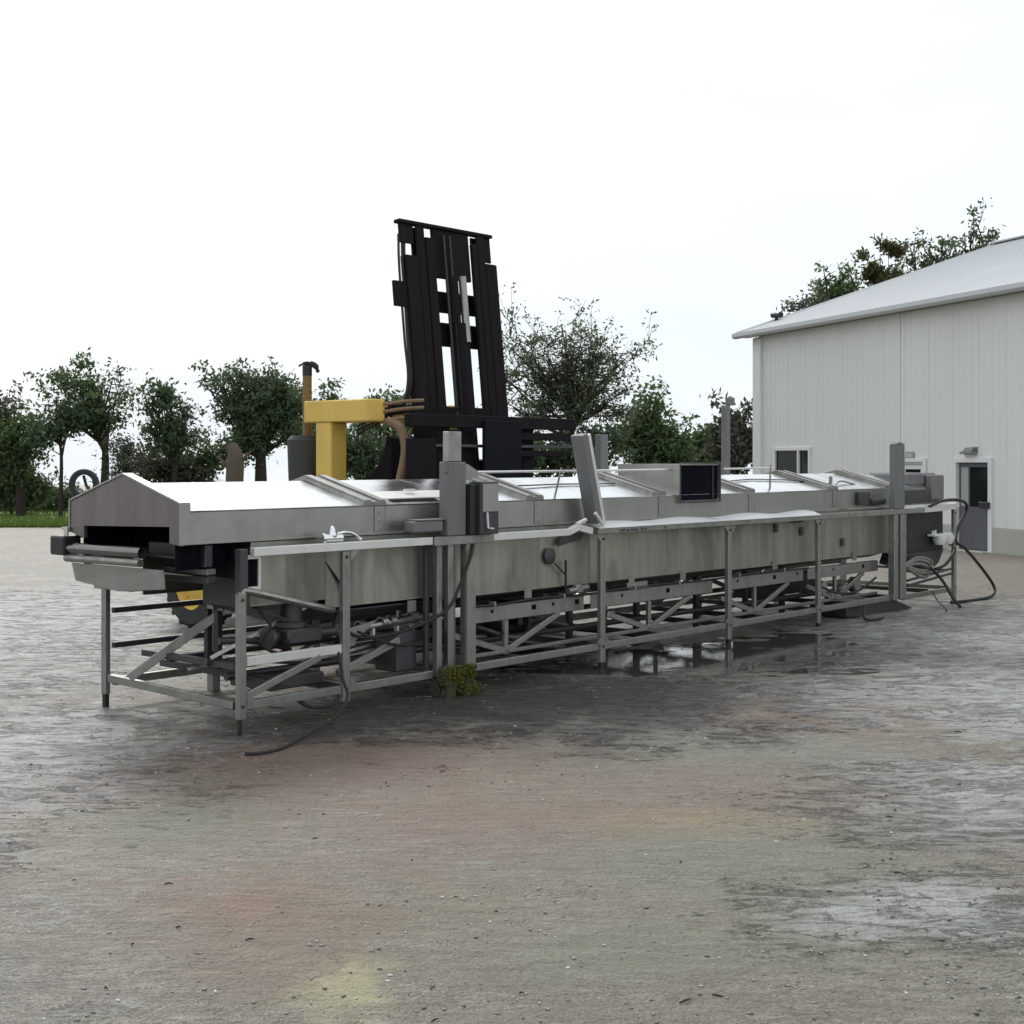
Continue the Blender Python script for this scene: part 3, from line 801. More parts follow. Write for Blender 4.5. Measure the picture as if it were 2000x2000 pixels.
# truss between channel and bottom rail
nodes = (3.2, 5.46, 7.56, 9.5)
for v in (0.2, 1.58):
    for un in nodes:
        mb = MB(); mb.box(un - 0.025, un + 0.025, v, v + 0.04, 0.23, 0.548, 0.004); mb.build('strut', M['frame_steel'], mc)
        mb = MB(); mb.bar((un + 0.03, v + 0.02, 0.27), (un + 0.78, v + 0.02, 0.545), 0.035, 0.055); mb.build('brace', M['frame_steel'], mc)
        mb = MB(); mb.bar((un - 0.03, v + 0.02, 0.27), (un - 0.72, v + 0.02, 0.47), 0.035, 0.055); mb.build('brace', M['frame_steel'], mc)
    mb = MB(); mb.box(2.6, 10.65, v, v + 0.04, 0.24, 0.275, 0.004); mb.build('truss_rail', M['frame_steel'], mc)
# inner lengthwise tubes low down
for v, z in ((0.55, 0.33), (1.3, 0.40)):
    MB().tube([(0.3, v, z), (10.6, v, z - 0.03)], 0.03).build('pipe', M['dark_steel'], mc)
# --- tank
seams = [0.26, 1.0, 2.3, 4.42, 5.95, 6.95, 9.0, 11.05]
for v in (0.2, 1.6):
    for i, (s0, s1) in enumerate(zip(seams[:-1], seams[1:])):
        zb = 0.83 if i < 2 else 0.80 if i < 5 else 0.775
        zb = 0.90 if i == 0 else zb
        mb = MB(); dv = 0.004 * (i % 2)
        mb.box(s0 + 0.002, s1 - 0.002, v - dv - 0.006, v - dv + 0.006, zb, 1.385, 0.002)
        mb.bar((s0 + 0.003, v - 0.012 - dv, zb + 0.006), (s1 - 0.003, v - 0.012 - dv, zb + 0.006), 0.02, 0.012, 0.002)
        mb.build('side_panel', M['tank_steel'], mc)
mb = MB()
prof = [(0.21, 0.79), (0.5, 0.70), (1.3, 0.70), (1.59, 0.79), (1.59, 0.80), (0.21, 0.80)]
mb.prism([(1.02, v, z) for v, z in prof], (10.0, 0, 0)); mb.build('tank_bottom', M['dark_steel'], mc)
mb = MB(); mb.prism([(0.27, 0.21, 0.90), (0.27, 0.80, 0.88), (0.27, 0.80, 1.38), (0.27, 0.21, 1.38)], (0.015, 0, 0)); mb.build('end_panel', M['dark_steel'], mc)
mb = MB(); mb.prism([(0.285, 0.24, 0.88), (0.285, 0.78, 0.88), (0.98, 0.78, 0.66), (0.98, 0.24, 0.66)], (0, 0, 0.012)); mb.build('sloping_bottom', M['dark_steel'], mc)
for u in (1.9, 3.42, 5.05, 5.98, 7.9, 9.9):
    MB().box(u, u + 0.1, 0.17, 0.182, 0.725, 0.82, 0.002).build('hanger_tab', M['frame_steel'], mc)
MB().box(5.0, 5.35, 0.15, 0.18, 0.70, 0.765, 0.004).build('latch_plate', M['frame_steel'], mc)
pf = MB()
for (u0, u1, z0, z1) in ((0.115, 0.285, 1.265, 1.295), (0.115, 0.285, 1.035, 1.06), (0.115, 0.14, 1.06, 1.265), (0.26, 0.285, 1.06, 1.265)):
    pf.box(u0, u1, 0.10, 0.13, z0, z1, 0.003)
po = pf.build('inspection_port', M['bright_steel'], mc)
MB().box(0.14, 0.26, 0.118, 0.124, 1.06, 1.265, 0.001).build('pane', M['void'], po)  # black sheet standing in for the dark inside the port
# small fittings on the tank side
lv = MB(); lv.lathe((3.78, 0.18, 1.10), (0, -1, 0), [(0.001, 0), (0.075, 0), (0.08, 0.02), (0.05, 0.03), (0.001, 0.032)], 20, False)
lv.prism([(3.88, 0.14, 1.19), (4.22, 0.14, 1.24), (4.27, 0.14, 1.30), (4.0, 0.14, 1.31), (3.9, 0.14, 1.25)], (0, 0.02, 0)); lvo = lv.build('drain_lever', M['dark_steel'], mc)
MB().tube([(4.0, 0.15, 0.73), (4.0, 0.15, 1.05)], 0.012).build('rod', M['black'], lvo)
MB().tube([(3.83, 0.15, 1.03), (3.98, 0.15, 0.92)], 0.008).build('rod', M['black'], lvo)
va = MB(); va.tube([(4.0, 0.12, 0.755), (4.3, 0.12, 0.775)], 0.03); va.box(4.1, 4.2, 0.09, 0.15, 0.73, 0.81, 0.01); va.build('valve', M['frame_steel'], mc)
for u, z in ((8.55, 1.16), (9.6, 0.98), (7.95, 1.22)):
    MB().box(u, u + 0.07, 0.165, 0.185, z - 0.06, z + 0.04, 0.004).build('latch', M['dark_steel'], mc)
MB().box(8.35, 8.62, 0.168, 0.186, 1.26, 1.285, 0.004).build('latch', M['black'], mc)
# --- hood
HZ0, HZE, HZR = 1.39, 1.628, 1.822
hs = [-0.33, 1.66, 3.71, 5.73, 7.52, 9.52, 11.13, 12.55]
VN, VF, VR = 0.2, 1.64, 0.92
for i, (s0, s1) in enumerate(zip(hs[:-1], hs[1:])):
    for v in (VN, VF):
        mb = MB(); mb.box(s0 + 0.002, s1 - 0.002, v - 0.008, v + 0.008, HZ0, HZE, 0.004)
        if v == VN: mb.bar((s0 + 0.003, v - 0.013, HZ0 + 0.01), (s1 - 0.003, v - 0.013, HZ0 + 0.01), 0.012, 0.018, 0.003)
        sk = mb.build('skirt_panel', M['hood_steel'], mc)
        if v == VN and i < 6:
            MB().box(s1 - 0.13, s1 - 0.03, v - 0.016, v - 0.0095, HZ0 + 0.025, HZE - 0.004, 0.002).build('strap', M['hood_steel'], sk)
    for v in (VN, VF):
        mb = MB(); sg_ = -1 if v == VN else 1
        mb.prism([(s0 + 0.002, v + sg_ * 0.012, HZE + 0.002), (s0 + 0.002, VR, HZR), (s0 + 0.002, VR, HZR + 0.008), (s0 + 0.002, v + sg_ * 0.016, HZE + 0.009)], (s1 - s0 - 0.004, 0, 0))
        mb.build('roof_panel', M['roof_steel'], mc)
    if i < 6:                                                    # raised band over the joint
        for sgn, v in ((-1, VN), (1, VF)):
            mb = MB()
            for (a_, b_, h_) in ((s1 - 0.26, s1 + 0.0, 0.030), (s1 - 0.245, s1 - 0.17, 0.045), (s1 - 0.085, s1 - 0.015, 0.045)):
                mb.prism([(a_, v + sgn * 0.018, HZE + 0.006), (a_, VR, HZR + 0.012), (a_, VR, HZR + 0.012 + h_), (a_, v + sgn * 0.02, HZE + 0.006 + h_)], (b_ - a_, 0, 0))
            mb.build('roof_band', M['frame_steel'], mc)
# gable end plate with the mouth of the conveyor
ue = -0.372
ep = MB()
ep.prism([(ue, 0.19, 1.385), (ue, 0.33, 1.40), (ue, 0.33, 1.52), (ue, 0.19, 1.685)], (0.03, 0, 0))
ep.prism([(ue, 0.33, 1.52), (ue, 1.45, 1.495), (ue, 1.45, 1.735), (ue, 0.92, 1.895), (ue, 0.33, 1.727), (ue, 0.19, 1.685)], (0.03, 0, 0))
ep.prism([(ue, 1.45, 1.40), (ue, 1.64, 1.44), (ue, 1.64, 1.68), (ue, 1.45, 1.735)], (0.03, 0, 0))
epo = ep.build('gable_plate', M['end_steel'], mc)
fl = MB()
for p, q in (((0.19, 1.39), (0.19, 1.69)), ((0.19, 1.69), (0.92, 1.902)), ((0.92, 1.902), (1.65, 1.69)), ((1.65, 1.69), (1.65, 1.44))):
    fl.bar((ue + 0.03, p[0], p[1]), (ue + 0.03, q[0], q[1]), 0.09, 0.014, 0.004, up=(1, 0, 0)) if False else fl.bar((ue + 0.035, p[0], p[1]), (ue + 0.035, q[0], q[1]), 0.014, 0.09, 0.004, up=(1, 0, 0))
fl.build('flange', M['hood_steel'], epo)
hw = MB(); hw.lathe((-0.24, 1.66, 1.815), (0.75, 0.66, 0), [(0.105, -0.022), (0.12, -0.012), (0.12, 0.012), (0.105, 0.022), (0.075, 0.018), (0.075, -0.018)], 28)
hw.tube([(-0.22, 1.6, 1.76), (-0.22, 1.66, 1.80), (-0.22, 1.70, 1.88)], 0.012); hw.box(-0.26, -0.18, 1.62, 1.70, 1.66, 1.72, 0.008); hw.build('handwheel', M['rubber'], mc)
# conveyor mouth
MB().box(-0.31, 1.4, 0.34, 1.46, 1.285, 1.30, 0.004).build('belt', M['belt'], mc)
MB().box(0.12, 0.14, 0.22, 1.62, 1.22, 1.62, 0.004).build('inner_shade_sheet', M['void'], mc)  # black sheet added for the darkness inside the mouth
MB().tube([(-0.40, 0.62, 1.32), (-0.40, 1.62, 1.315)], 0.045, 14).build('roller', M['roller'], mc)
MB().tube([(-0.42, 0.62, 1.245), (-0.42, 1.62, 1.24)], 0.03, 14).build('roller', M['frame_steel'], mc)
MB().box(-0.46, -0.30, 1.60, 1.80, 1.26, 1.41, 0.012).build('bearing_block', M['black'], mc)
tb = MB(); tb.tube([(-0.40, 1.66, 1.41), (-0.40, 1.66, 1.47)], 0.02); tb.lathe((-0.40, 1.66, 1.46), (0, 0, 1), [(0.001, 0), (0.035, 0), (0.035, 0.02), (0.001, 0.02)], 12, False); tb.build('tension_bolt', M['chrome'], mc)
MB().box(-0.12, -0.05, 0.245, 0.96, 1.215, 1.38, 0.006).build('drive_guard', M['dark_steel'], mc)
MB().box(-0.10, -0.02, 0.245, 0.80, 1.155, 1.20, 0.006).build('cross_bar', M['frame_steel'], mc)
MB().box(-0.10, -0.02, 0.245, 0.80, 1.09, 1.145, 0.006).build('cross_bar', M['dark_steel'], mc)
tr = MB(); tr.prism([(-0.37, 0.42, 1.20), (-0.37, 1.63, 1.20), (-0.36, 1.59, 1.06), (-0.36, 1.0, 1.01), (-0.36, 0.42, 1.06)], (0.016, 0, 0))
tr.prism([(-0.354, 0.43, 1.185), (-0.354, 1.60, 1.185), (0.25, 1.60, 1.10), (0.25, 0.43, 1.10)], (0, 0, -0.012)); tr.build('drip_tray', M['hood_steel'], mc)
MB().box(-0.33, 0.115, 1.50, 1.53, 1.19, 1.50, 0.004).build('side_shade_sheet', M['void'], mc)  # black sheets added to keep the sides of the mouth dark
MB().box(-0.33, 0.115, 0.30, 0.325, 1.20, 1.40, 0.004).build('side_shade_sheet', M['void'], mc)
# vent box on the hood
vb = MB()
vb.prism([(5.96, 0.165, 1.555), (5.96, 0.165, 1.965), (5.96, 0.985, 1.965), (5.96, 0.985, 1.83), (5.96, 0.92, 1.832), (5.96, 0.2, 1.64)], (0.014, 0, 0))
vb.prism([(6.726, 0.165, 1.555), (6.726, 0.165, 1.965), (6.726, 0.985, 1.965), (6.726, 0.985, 1.83), (6.726, 0.92, 1.832), (6.726, 0.2, 1.64)], (0.014, 0, 0))
vb.box(5.975, 6.725, 0.165, 0.985, 1.951, 1.965, 0.003); vb.box(5.975, 6.725, 0.972, 0.985, 1.83, 1.95, 0.003)
vbo = vb.build('vent_box', M['hood_steel'], mc)
MB().box(5.976, 6.724, 0.185, 0.195, 1.575, 1.949, 0.002).build('vent_opening', M['void'], vbo)
f_ = MB(); f_.box(5.95, 6.75, 0.152, 0.164, 1.548, 1.568, 0.002); f_.box(5.95, 5.965, 0.152, 0.164, 1.57, 1.965, 0.002); f_.box(6.735, 6.75, 0.152, 0.164, 1.57, 1.965, 0.002); f_.box(5.95, 6.75, 0.15, 0.168, 1.967, 1.98, 0.002); f_.box(6.61, 6.625, 0.17, 0.184, 1.57, 1.95, 0.002)
f_.build('frame', M['dark_steel'], vbo)
# lid with slot on the second hood section
lid = MB(); lid.prism([(1.72, 0.30, 1.668), (1.72, 0.50, 1.722), (1.72, 0.50, 1.738), (1.72, 0.30, 1.684)], (1.2, 0, 0)); ld = lid.build('hood_lid', M['bright_steel'], mc)
mb = MB(); mb.prism([(1.80, 0.24, 1.647), (1.80, 0.295, 1.662), (1.80, 0.295, 1.675), (1.80, 0.24, 1.655)], (0.55, 0, 0)); mb.build('slot', M['void'], ld)
MB().box(2.12, 2.24, 0.42, 0.45, 1.735, 1.755, 0.003).build('handle', M['white_plastic'], ld)
MB().box(9.75, 9.79, 0.40, 0.44, 1.69, 1.80, 0.004).build('lid_handle', M['frame_steel'], mc)
lh = MB(); lh.tube(smooth_path([(9.72, 0.33, 1.68), (9.9, 0.38, 1.73), (10.15, 0.42, 1.73), (10.35, 0.38, 1.69)]), 0.012); lh.build('lid_handle', M['frame_steel'], mc)
mb = MB(); mb.prism([(9.2, 0.55, 1.735), (9.5, 0.42, 1.70), (9.75, 0.42, 1.70), (9.45, 0.55, 1.735)], (0, 0, 0.012)); mb.build('roof_slot', M['void'], mc)
cb = MB(); cb.tube(smooth_path([(2.9, 0.62, 1.765), (3.8, 0.58, 1.76), (4.5, 0.62, 1.765), (5.4, 0.60, 1.76)]), 0.008, 6); cb.build('cable', M['dark_steel'], mc)
cb = MB(); cb.tube(smooth_path([(7.6, 0.6, 1.76), (8.2, 0.66, 1.775), (8.8, 0.62, 1.765), (9.2, 0.55, 1.75)]), 0.008, 6); cb.build('cable', M['dark_steel'], mc)
MB().box(11.35, 12.5, 0.15, 0.19, 1.42, 1.60, 0.006).build('end_cover', M['dark_steel'], mc)
eb = MB(); eb.box(11.75, 12.6, 0.25, 0.9, 1.66, 1.83, 0.05); eb.box(12.2, 12.62, 0.14, 0.24, 1.45, 1.80, 0.02); eb.build('gear_motor', M['grey_box'], mc)
gm_ = MB(); gm_.box(10.0, 10.3, 0.13, 0.18, 1.43, 1.60, 0.02); gm_.tube([(10.3, 0.14, 1.47), (10.7, 0.14, 1.47)], 0.045); gm_.build('actuator', M['dark_steel'], mc)
# --- posts
mb = MB(); mb.box(2.16, 2.385, -0.05, 0.06, 1.362, 1.99, 0.008); mb.box(2.12, 2.158, -0.05, -0.02, 1.90, 2.0, 0.004)
p1 = mb.build('post', M['grey_box'], mc)
MB().box(2.185, 2.35, -0.03, 0.04, 1.992, 2.25, 0.006).build('post_top', M['frame_steel'], p1)
sp = MB(); sp.prism([(2.39, -0.01, 1.83), (2.39, -0.01, 1.98), (2.45, -0.01, 1.97), (2.58, -0.01, 1.91), (2.58, -0.01, 1.86)], (0, 0.04, 0)); sp.build('rod_bracket', M['frame_steel'], p1)
MB().box(2.398, 2.47, -0.09, 0.0, 1.364, 1.80, 0.006).build('switch_strip', M['black'], p1)
bx1 = MB().box(2.485, 2.72, -0.13, 0.02, 1.364, 1.82, 0.008).build('control_box', M['dark_steel'], mc)
MB().box(2.50, 2.70, -0.142, -0.1305, 1.56, 1.80, 0.004).build('box_panel', M['hood_steel'], bx1)
hh = MB(); hh.tube([(2.545, -0.15, 1.555), (2.555, -0.152, 1.42), (2.62, -0.152, 1.412)], 0.009, 6); hh.build('handle', M['white_plastic'], bx1)
mb = MB(); mb.box(1.78, 2.13, -0.03, 0.10, 1.40, 1.50, 0.02); mb.bar((1.80, 0.03, 1.506), (2.15, 0.03, 1.506), 0.12, 0.01); mb.build('actuator', M['grey_box'], mc)
mb = MB(); mb.bar((4.33, 0.06, 1.40), (4.09, 0.06, 2.25), 0.09, 0.15, 0.006, up=(0, 1, 0)); p2 = mb.build('leaning_post', M['grey_box'], mc)
mb = MB(); mb.bar((4.405, 0.06, 1.40), (4.165, 0.06, 2.25), 0.07, 0.04, 0.004, up=(0, 1, 0)) if False else mb.bar((4.415, 0.015, 1.38), (4.17, 0.015, 2.255), 0.045, 0.04, 0.004, up=(0, 1, 0)); mb.build('post_edge', M['bright_steel'], p2)
cl = MB(); cl.bar((4.22, -0.03, 1.50), (4.34, -0.03, 1.39), 0.03, 0.035); cl.build('hinge', M['bright_steel'], mc)
MB().bar((3.95, -0.02, 1.40), (4.1, -0.02, 1.44), 0.03, 0.03).build('hinge', M['bright_steel'], mc)
mb = MB(); mb.box(10.70, 10.98, -0.03, 0.06, 1.364, 2.215, 0.01); mb.prism([(10.70, -0.03, 2.217), (10.84, -0.03, 2.25), (10.98, -0.03, 2.217)], (0, 0.09, 0)); mb.build('post', M['post_grey'], mc)
MB().box(6.60, 6.74, 1.70, 1.80, 1.30, 2.31, 0.01).build('post', M['post_grey'], mc)
mb = MB(); mb.box(9.46, 9.56, 1.78, 1.87, 1.0, 2.74, 0.01); mb.box(9.54, 9.66, 1.77, 1.86, 2.742, 2.85, 0.02); mb.build('post', M['post_grey'], mc)
for (u0, u1, z0, z1) in ((2.58, 5.95, 1.90, 1.905), (6.75, 8.1, 1.91, 1.915)):
    MB().tube([(u0, 0.12, z0), (u1, 0.3, z1)], 0.011).build('rod', M['bright_steel'], mc)
MB().tube([(4.02, 0.3, 1.66), (4.02, 0.22, 1.93)], 0.01).build('rod_support', M['frame_steel'], mc)
MB().tube([(8.05, 0.3, 1.66), (8.05, 0.29, 1.95)], 0.012).build('rod_support', M['frame_steel'], mc)
# --- valve on the top rail
vv_ = MB(); vv_.tube([(0.84, 0.03, 1.395), (1.02, 0.03, 1.395)], 0.034, 12); vv_.lathe((0.93, 0.03, 1.40), (0, 0, 1), [(0.035, 0), (0.04, 0.02), (0.025, 0.06), (0.016, 0.085), (0.001, 0.09)], 14, False)
vv_.lathe((0.84, 0.03, 1.395), (1, 0, 0), [(0.001, -0.03), (0.045, -0.03), (0.045, 0), (0.001, 0)], 14, False)
vo = vv_.build('valve', M['chrome'], mc)
mb = MB(); mb.tube(smooth_path([(0.97, 0.02, 1.425), (1.06, 0.02, 1.435), (1.14, 0.02, 1.42), (1.22, 0.02, 1.375)]), [0.012] * 24 + [0.016], 8); mb.build('lever', M['chrome'], vo)
# --- pump and pipes in the first bay
pu = MB(); pu.lathe((0.74, 0.30, 0.70), (0, 0, 1), [(0.001, 0.33), (0.08, 0.33), (0.09, 0.30), (0.09, 0.05), (0.12, 0.04), (0.12, 0.0), (0.001, 0.0)], 20, False)
pu.box(0.60, 0.95, 0.16, 0.45, 0.575, 0.695, 0.02); pu.tube([(0.92, 0.25, 0.63), (1.15, 0.25, 0.63), (1.2, 0.25, 0.75), (1.2, 0.25, 0.95)], 0.04, 10)
pu.lathe((0.6, 0.3, 0.63), (1, 0, 0), [(0.001, -0.1), (0.09, -0.1), (0.09, -0.07), (0.05, -0.06), (0.05, 0), (0.001, 0)], 16, False)
puo = pu.build('pump', M['dark_steel'], mc)
MB().box(0.66, 0.82, 0.20, 0.206, 1.032, 1.045, 0.002).build('name_strip', M['white_plastic'], puo)
for i, (u, v, z) in enumerate(((0.55, 0.22, 0.92), (0.86, 0.2, 0.88), (1.0, 0.2, 0.92))):
    MB().box(u, u + 0.08, v, v + 0.06, z, z + (0.04 if i == 0 else 0.12), 0.015).build('junction_box', M['frame_steel'] if i else M['hood_steel'], puo)
mf = MB(); mf.tube([(1.2, 0.32, 0.60), (1.55, 0.32, 0.62), (2.42, 0.30, 0.66)], 0.035, 10)
for u in (1.5, 1.75, 1.85, 2.1): mf.lathe((u, 0.32, 0.632 + 0.04 * (u - 1.5)), (1, 0.0, 0.04), [(0.036, -0.03), (0.052, -0.03), (0.052, 0.03), (0.036, 0.03)], 14)
mfo = mf.build('pipe_manifold', M['hood_steel'], mc)
for u in (1.62, 1.9, 2.08):
    MB().tube([(u, 0.30, 0.60), (u - 0.02, 0.28, 0.52)], 0.022).build('nozzle', M['frame_steel'], mfo)
mb = MB(); mb.prism([(1.25, 0.25, 0.63), (1.62, 0.25, 0.68), (1.4, 0.25, 0.54), (1.25, 0.25, 0.44)], (0, 0.02, 0)); mb.build('gusset', M['hood_steel'], mc)
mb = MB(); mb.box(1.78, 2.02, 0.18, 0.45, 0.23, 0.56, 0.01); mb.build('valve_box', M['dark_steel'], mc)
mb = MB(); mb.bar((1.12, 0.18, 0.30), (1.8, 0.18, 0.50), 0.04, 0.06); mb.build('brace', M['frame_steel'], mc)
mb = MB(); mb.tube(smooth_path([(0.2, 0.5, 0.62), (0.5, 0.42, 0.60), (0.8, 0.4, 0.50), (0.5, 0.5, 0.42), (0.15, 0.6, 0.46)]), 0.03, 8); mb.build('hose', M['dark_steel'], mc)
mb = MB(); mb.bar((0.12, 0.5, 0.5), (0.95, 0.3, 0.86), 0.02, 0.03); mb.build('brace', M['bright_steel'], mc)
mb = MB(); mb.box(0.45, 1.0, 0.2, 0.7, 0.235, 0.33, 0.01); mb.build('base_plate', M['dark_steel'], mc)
# drum-like coil under the third bay
dr = MB(); dr.lathe((4.0, 0.9, 0.42), (0, 1, 0), [(0.16, -0.15), (0.2, -0.15), (0.2, 0.15), (0.16, 0.15)], 26); dr.tube([(4.0, 0.72, 0.42), (4.0, 1.08, 0.42)], 0.04); dr.build('hose_reel', M['dark_steel'], mc)
for u in (5.0, 6.2, 7.4, 8.5, 9.4):
    MB().box(u, u + 0.06, 0.9, 0.96, 0.0, 0.70, 0.004).build('inner_leg', M['dark_steel'], mc)
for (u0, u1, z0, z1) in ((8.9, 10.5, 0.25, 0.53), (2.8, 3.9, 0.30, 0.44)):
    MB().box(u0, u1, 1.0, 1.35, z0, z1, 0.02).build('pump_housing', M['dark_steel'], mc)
# --- discharge end
MB().box(11.08, 12.62, 0.16, 0.20, 0.74, 1.285, 0.006).build('end_housing', M['black'], mc)
mb = MB(); mb.prism([(11.3, 0.15, 0.74), (12.62, 0.15, 0.74), (12.45, 0.15, 0.56), (12.1, 0.15, 0.42), (11.7, 0.15, 0.50), (11.2, 0.15, 0.6)], (0, 0.3, 0)); mb.build('discharge_chute', M['dark_steel'], mc)
wb = MB(); wb.box(12.05, 12.66, 0.02, 0.14, 0.945, 0.975, 0.008)
for cx in (12.28, 12.52): wb.lathe((cx, 0.06, 0.945), (0, 0, -1), [(0.001, 0.13), (0.07, 0.12), (0.1, 0.06), (0.105, 0.0), (0.001, 0.0)], 18, False)
wb.tube([(12.1, 0.08, 0.975), (12.1, 0.08, 1.02)], 0.018); wb.tube([(12.18, 0.08, 0.975), (12.18, 0.08, 1.03)], 0.018); wb.build('spray_basin', M['white_plastic'], mc)
lp_ = MB()
for k, (du, dz) in enumerate(((0.0, 0.0), (-0.05, -0.03), (-0.1, -0.08))):
    lp_.tube(smooth_path([(11.15, 0.05, 0.60 + dz * .2), (11.5, 0.04, 0.68 + dz), (11.92 + du, 0.04, 0.62 + dz), (11.95 + du, 0.04, 0.50 + dz), (11.6, 0.04, 0.50 + dz), (11.2, 0.05, 0.58 + dz * .2)]), 0.024, 8)
lp_.build('hose_loops', M['frame_steel'], mc)
mb = MB(); mb.prism([(9.55, 0.1, 0.155), (10.9, 0.1, 0.16), (11.5, 0.1, -0.005), (10.2, 0.1, 0.0), (9.6, 0.1, 0.03)], (0, 0.5, 0)); mb.build('drip_pan', M['dark_steel'], mc)
for z in (0.40, 0.47):
    MB().tube([(11.2, 0.04, z - 0.08), (12.66, 0.04, z)], 0.018).build('end_bar', M['dark_steel'], mc)
mb = MB(); mb.tube([(12.68, 0.12, 0.44), (12.68, WID - 0.1, 0.44)], 0.02); mb.build('end_bar', M['dark_steel'], mc)
MB().box(12.62, 12.68, 0.1, WID - 0.1, 0.165, 0.22, 0.004).build('end_rail', M['frame_steel'], mc)
hz_ = MB()
for (u, z, r) in ((9.2, 0.42, 0.08), (9.75, 0.36, 0.07), (10.1, 0.40, 0.09), (9.45, 0.30, 0.06)):
    hz_.lathe((u, 0.3, z), (0, -1, 0), [(0.001, 0.1), (r, 0.1), (r * 1.1, 0.07), (r * 1.1, 0.0), (0.001, 0)], 18, False)
hz_.build('gauge_cluster', M['hood_steel'], mc)
# --- gusset plates at the joints, pipe clamps and wiring under the tank
def gusset(u, z, du, dz, v=-0.004):
    MB().prism([(u, v, z), (u + du, v, z), (u, v, z + dz)], (0, 0.004, 0)).build('gusset', M['frame_steel'], mc)
for u in (1.095, 4.435, 6.735, 8.755):
    gusset(u, 1.292, 0.09, -0.09); gusset(u, 0.231, 0.07, 0.07)
for u in (4.36, 6.66, 8.68):
    gusset(u, 1.292, -0.09, -0.09); gusset(u, 0.231, -0.07, 0.07)
gusset(0.071, 0.231, 0.08, 0.08)
for pts, r, mt in (([(2.6, 0.15, 0.72), (3.0, 0.15, 0.70), (3.6, 0.16, 0.715), (4.3, 0.15, 0.70), (5.2, 0.16, 0.715), (6.4, 0.15, 0.70), (7.5, 0.16, 0.71), (8.7, 0.15, 0.70)], 0.012, 'rubber'),
                   ([(1.3, 0.14, 0.62), (1.6, 0.10, 0.50), (1.9, 0.12, 0.46), (2.4, 0.15, 0.52)], 0.012, 'rubber'),
                   ([(0.3, 0.3, 0.95), (0.45, 0.2, 0.75), (0.4, 0.25, 0.6), (0.62, 0.2, 0.5), (0.9, 0.22, 0.56)], 0.014, 'rubber'),
                   ([(8.8, 0.1, 0.5), (9.3, 0.08, 0.36), (9.9, 0.1, 0.34), (10.4, 0.1, 0.48)], 0.014, 'rubber'),
                   ([(1.0, 0.2, 1.2), (1.15, 0.17, 1.0), (1.18, 0.16, 0.85), (1.12, 0.18, 0.7)], 0.010, 'rubber'),
                   ([(2.9, 0.3, 0.50), (3.4, 0.25, 0.36), (3.8, 0.3, 0.46), (4.2, 0.3, 0.40)], 0.022, 'dark_steel'),
                   ([(0.2, 0.9, 0.36), (0.6, 0.7, 0.42), (1.2, 0.6, 0.36), (1.9, 0.5, 0.44)], 0.03, 'frame_steel')):
    MB().tube(smooth_path(pts), r, 8).build('hose', M[mt], mc)
for u in (2.95, 3.95, 5.1, 5.9, 7.1, 8.1):
    MB().box(u, u + 0.03, 0.13, 0.20, 0.69, 0.735, 0.004).build('pipe_clamp', M['frame_steel'], mc)
rv = MB()
for s1 in hs[1:-1]:
    for dz in (0.05, 0.12, 0.19):
        rv.lathe((s1 - 0.08, VN - 0.017, HZ0 + dz), (0, -1, 0), [(0.001, 0.006), (0.009, 0.005), (0.012, 0.0), (0.001, 0)], 8, False)
o_ = rv.build('rivets', M['frame_steel'], mc); o_['kind'] = 'stuff'
# --- cables and hoses belonging to the machine
def hose(name, pts, r, mat='rubber'):
    return MB().tube(smooth_path(pts), r, 8).build(name, M[mat], mc)
hose('hose', [(0.98, 0.02, 0.50), (0.985, -0.03, 0.30), (0.97, -0.10, 0.16), (0.72, -0.24, 0.06), (0.25, -0.46, 0.02), (-0.12, -0.64, 0.012), (-0.34, -0.66, 0.012), (-0.42, -0.60, 0.012)], 0.012)
hose('hose', [(2.50, -0.01, 1.34), (2.46, -0.05, 1.22), (2.30, -0.06, 0.95), (2.17, -0.05, 0.76), (1.95, 0.0, 0.65), (1.63, 0.08, 0.575), (1.35, 0.14, 0.57), (1.22, 0.2, 0.63)], 0.014)
hose('hose', [(11.75, -0.02, 1.37), (12.1, -0.05, 1.44), (12.5, -0.08, 1.45), (12.9, -0.05, 1.40), (13.05, 0.0, 1.28), (12.82, 0.02, 1.05), (12.7, 0.0, 0.85), (12.9, -0.05, 0.74), (13.35, -0.1, 0.45), (13.7, -0.15, 0.15), (13.5, -0.2, 0.03), (12.9, -0.2, 0.018), (12.3, -0.1, 0.018)], 0.022)
hose('hose', [(11.85, 0.0, 0.52), (12.0, -0.1, 0.35), (12.0, -0.25, 0.12), (11.85, -0.42, 0.018)], 0.022)
hose('hose', [(11.9, 0.0, 0.2), (11.75, -0.15, 0.08), (11.45, -0.4, 0.012), (11.2, -0.5, 0.012)], 0.008)
hose('hose', [(10.0, 0.05, 0.17), (9.75, -0.05, 0.09), (9.6, -0.16, 0.022), (9.75, -0.26, 0.02), (9.95, -0.22, 0.02)], 0.018)
hose('hose', [(0.6, 0.1, 0.18), (0.7, 0.02, 0.11), (0.88, -0.02, 0.10), (1.0, 0.03, 0.15)], 0.016)
hose('hose', [(12.7, 0.3, 0.9), (12.75, 0.1, 0.8), (12.6, -0.02, 0.72), (12.3, -0.02, 0.55), (12.0, 0.0, 0.5)], 0.02)
